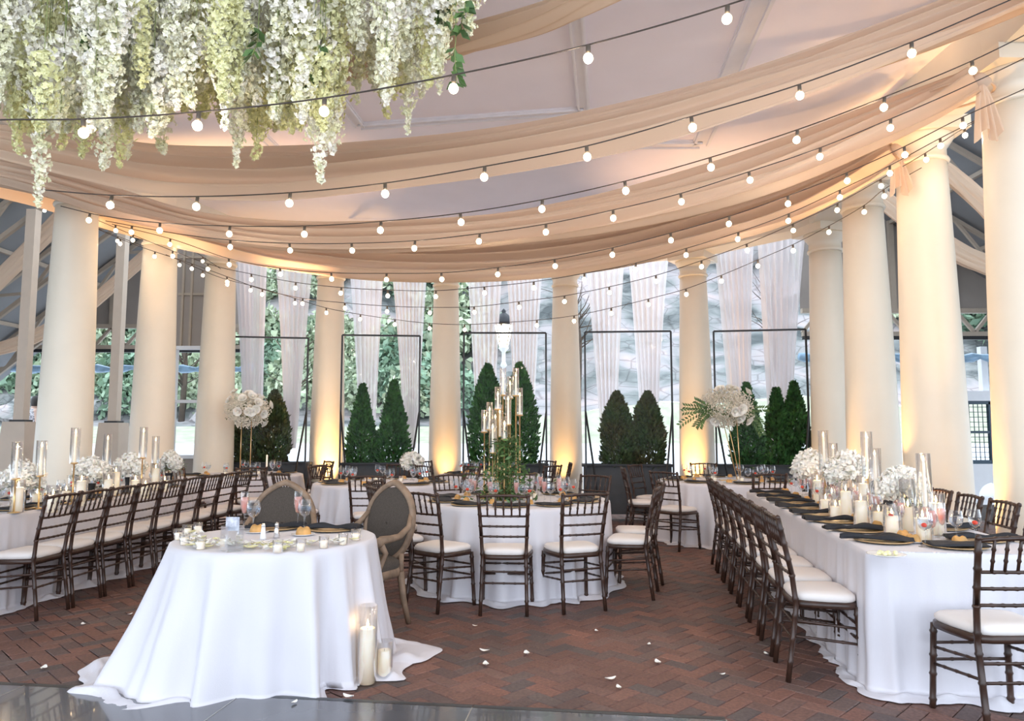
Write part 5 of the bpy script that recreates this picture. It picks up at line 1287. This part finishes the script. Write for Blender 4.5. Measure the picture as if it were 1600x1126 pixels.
# second festoon looping between the left columns
f = pxcurve([(-20, 262), (36, 292), (90, 318), (160, 340), (228, 352), (290, 384), (345, 420)], 9.0, 11.0); e = empty('string_light', label='short string light looping between the left columns', cat='string lights')
q = MB(); q.tube([f(i / 60) for i in range(61)], .0042, 5); q.build('cable', M['cable'], e)
for k in range(9):
    p = f((k + .4) / 9.2); s = inst('socket', SO, e, p - Vector((0, 0, .038))); inst('bulb', BU, s, (0, 0, -.004))

# ------------------------------------------------------------------ hanging wisteria
wr = random.Random(41)
def wisteria(L, R_, n, m, seed, ps=.034):
    r = random.Random(seed); vs = []; fs = []
    for _ in range(n):
        t = r.random() ** .9; rad_ = R_ * (1 - t ** 1.6) ** .7 * (.75 + .25 * math.sin(t * 14 + seed)) + .008; a = r.uniform(0, 6.28); k = r.uniform(.3, 1) if r.random() < .8 else r.uniform(1, 1.45)
        p = Vector((rad_ * k * math.cos(a) + .025 * math.sin(t * 3 + seed), rad_ * k * math.sin(a), -t * L)); d = Vector((math.cos(a), math.sin(a), r.uniform(-1.1, .2))).normalized(); s = ps * (1.15 - .45 * t) * r.uniform(.75, 1.2)
        for w2 in range(2):
            t_ = d.cross(Vector((r.gauss(0, 1), r.gauss(0, 1), r.gauss(0, 1)))).normalized(); b = (d.cross(t_) + d * .3).normalized(); o = len(vs)
            c0 = p + b * (s * .25 if w2 else -s * .2)
            vs += [c0 - t_ * s * .5, c0 + b * s * .42 + d * s * .16, c0 + t_ * s * .5, c0 - b * s * .42 + d * s * .16, c0 - d * s * .12]
            fs += [(o, o + 1, o + 4), (o + 1, o + 2, o + 4), (o + 2, o + 3, o + 4), (o + 3, o, o + 4)]
    q = MB(); q.smooth = False; q.add(vs, fs); return q.mesh('blossoms', m)
WI = []
for i, (L, R_, n) in enumerate(((.62, .075, 210), (.8, .085, 270), (.5, .065, 160), (.95, .07, 270), (.7, .055, 170), (.42, .08, 150))):
    WI.append((L, wisteria(L, R_ * 1.25, int(n * 1.5), M['petal_w'], i + 1, .033), wisteria(L, R_ * 1.2, int(n * 1.45), M['petal_y'], i + 11, .031)))
SM = MB().tube([(0, 0, -.28), (0, 0, 0), (0, 0, 1)], .0022, 4).mesh('stem', M['stem'])
ENV = [(-80, 215), (0, 200), (40, 205), (60, 300), (75, 215), (130, 215), (150, 262), (190, 258), (210, 200), (245, 232), (270, 185), (330, 180), (352, 245), (380, 250), (400, 242), (430, 200), (470, 205), (490, 282), (515, 275), (530, 165), (590, 150), (615, 185), (640, 205), (660, 150), (700, 110), (722, 70)]
def env(x):
    for (a, b), (c, d) in zip(ENV, ENV[1:]):
        if a <= x <= c: return b + (d - b) * (x - a) / (c - a)
    return 60
def strand(px, py, Y, k, yellow, lab=None):
    L, mw, my = WI[k]; p = at(px, py, Y=Y); top = p.z + L
    if top > 4.84:
        Y *= (4.84 - L - CAMZ) / (p.z - CAMZ)
        if Y < 2.7: return
        p = at(px, py, Y=Y); top = p.z + L
    e = empty('wisteria_strand', (p.x, p.y, top), wr.uniform(0, 6), cat='flowers', label=lab or '%s wisteria strand in the hanging ceiling cluster' % ('yellow-green' if yellow else 'white'), group='%s wisteria strands hanging from the ceiling' % ('yellow-green' if yellow else 'white'))
    inst('blossoms', my if yellow else mw, e); st = inst('stem', SM, e); 
    st.scale = (1, 1, max(.02, 4.89 - top))
    return e
WL = {60: 'long white wisteria strand hanging lowest, in front of the left tent post', 366: 'narrow white wisteria strand reaching down over the first ceiling drape', 498: 'thick white wisteria strand with the longest tip, beside a glowing bulb', 640: 'slender white wisteria strand dangling apart at the right of the cluster', 160: 'white wisteria strand dipping below the topmost string, beside its first bulb', 400: 'yellow-green wisteria strand hanging low beside the narrow white one', 604: 'yellow-green wisteria strand hanging apart in the gap before the last clump'}
for (px, py, Y, k, ye) in ((60, 322, 3.9, 4, 0), (366, 260, 4.2, 4, 0), (400, 250, 4.4, 2, 1), (498, 286, 3.7, 3, 0), (512, 240, 3.9, 1, 0), (640, 212, 4.3, 4, 0), (604, 185, 4.6, 2, 1), (160, 265, 4.0, 2, 0), (192, 262, 4.2, 0, 1), (205, 250, 4.4, 4, 0), (255, 240, 4.3, 5, 0), (562, 165, 4.4, 4, 0), (685, 150, 4.2, 4, 0), (128, 245, 4.3, 5, 1), (450, 205, 4.0, 0, 1), (96, 235, 4.6, 2, 1), (28, 240, 4.3, 2, 1)):
    strand(px, py, Y, k, ye, WL.get(px))
n = 0
while n < 285:
    px = wr.uniform(-60, 735); y = env(px); base = min(y, 212) + 4 if px < 530 else min(y, 172)
    if px > 690: base = 60
    Y = wr.uniform(3.4, 5.6); k = wr.choice((0, 1, 2, 3, 4, 5, 5, 2))
    py = base - abs(wr.gauss(0, 55)) if wr.random() < .8 else base - wr.uniform(0, 150)
    if 535 < px < 600 and wr.random() < .45: continue
    ye = wr.random() < (.62 if Y > 4.3 else .28)
    strand(px, py, Y, k, ye); n += 1
def sprig(px, py, Y, L, lb):
    p = at(px, py, Y=Y); e = empty('leaf_sprig', p, wr.uniform(0, 6), label=lb, cat='leaves')
    vs = []; fs = []; d = Vector((wr.gauss(0, .15), wr.gauss(0, .15), -1)); q = Vector((0, 0, 0)); pts = [q.copy()]
    for k in range(9):
        q = q + d.normalized() * L / 9; d += Vector((wr.gauss(0, .12), wr.gauss(0, .12), 0)); pts.append(q.copy())
        for s in (-1, 1):
            a = wr.uniform(0, 6.28); t = Vector((math.cos(a) * .7, math.sin(a) * .7, -.6)).normalized(); w_ = t.cross(Vector((wr.gauss(0, 1), wr.gauss(0, 1), .3))).normalized(); o = len(vs); sz = .075
            vs += [q, q + t * sz * .5 + w_ * sz * .26, q + t * sz, q + t * sz * .5 - w_ * sz * .26]; fs.append((o, o + 1, o + 2, o + 3))
    m = MB(); m.smooth = False; m.add(vs, fs); m.build('leaves', M['leaf'], e)
    m = MB(); m.tube([Vector((0, 0, 4.88 - p.z))] + pts, .0025, 4); m.build('stem', M['stem'], e)
for px, py, Y, L, lb in ((712, 66, 3.6, .22, 'green leaf sprig dangling above a bulb at the right end of the wisteria'), (726, -4, 3.5, .16, 'dark green leaf sprig at the right edge of the wisteria'), (700, -10, 3.7, .16, 'dark green leaves tucked behind the rightmost wisteria'), (604, 20, 3.8, .24, 'green leaves in the gap right of the long white strand'), (618, 5, 4.1, .2, 'green leaves high in the wisteria gap'), (500, 62, 3.6, .28, 'thin green sprig in front of the longest white strand'), (404, 40, 3.5, .2, 'small green leaves left of the longest strand'), (352, 20, 3.6, .18, 'green leaves near the middle of the wisteria'), (134, 40, 3.5, .15, 'few green leaves at the left of the wisteria')):
    sprig(px, py, Y, L, lb)

# ------------------------------------------------------------------ warm uplights at the column feet
AMB = (1, .56, .19)
UPL = ((3, 330, -.05), (6, 280, .05), (0, 650, .35), (9, 380, -.35), (4, 130, 0), (5, 110, 0), (8, 170, -.25), (1, 240, .2), (10, 260, -.2), (7, 30, -.2))
UPN = {0: 'frontmost left column', 1: 'second left column', 3: 'column between the first two acrylic screens', 4: 'column just left of the middle screen', 5: 'column just right of the middle screen', 6: 'column behind the greenery flower ball', 7: 'column right of the last screen', 8: 'third right column from the front', 9: 'second right column from the front', 10: 'cut-off right column'}
for k, (ci, en_, dx) in enumerate(UPL):
    x, y, nm = COLS[ci]; c = Vector((-.4 - x, 7.5 - y, 0)).normalized(); side = Vector((-c.y, c.x, 0)); b = Vector((x, y, 0)) + c * .62 + side * dx
    if ci == 0: b = Vector((x + .70, y + .50, 0)); c = (b - Vector((x, y, 0))).normalized()
    e = empty('uplight', (b.x, b.y, 0), label='small black uplight at the foot of the %s' % UPN[ci], cat='lamp')
    MB().lathe([(.07, .0), (.07, .015), (.03, .02), (.03, .05), (.055, .06), (.06, .16)], 14, cap1=False).build('can', M['black'], e)
    MB().lathe([(.052, .135), (.001, .14)], 14).build('lens', M['glass'], e)
    spot('uplight_beam', (b.x, b.y, .16), (x - c.x * -.22, y - c.y * -.22, 3.0), en_, AMB, 62, .04)
# warm pools on the ceiling from added spots in mid-air, without fixtures
for (px, py, en_) in ((470, 262, 260), (1075, 262, 210), (230, 150, 60), (1330, 150, 60)):
    p = at(px, py, z=4.9); spot('ceiling_wash', (p.x, p.y, 2.6), (p.x, p.y, 4.9), en_ * .6, (1, .58, .30), 76, .1, 1)
chair.done(); arm.done()
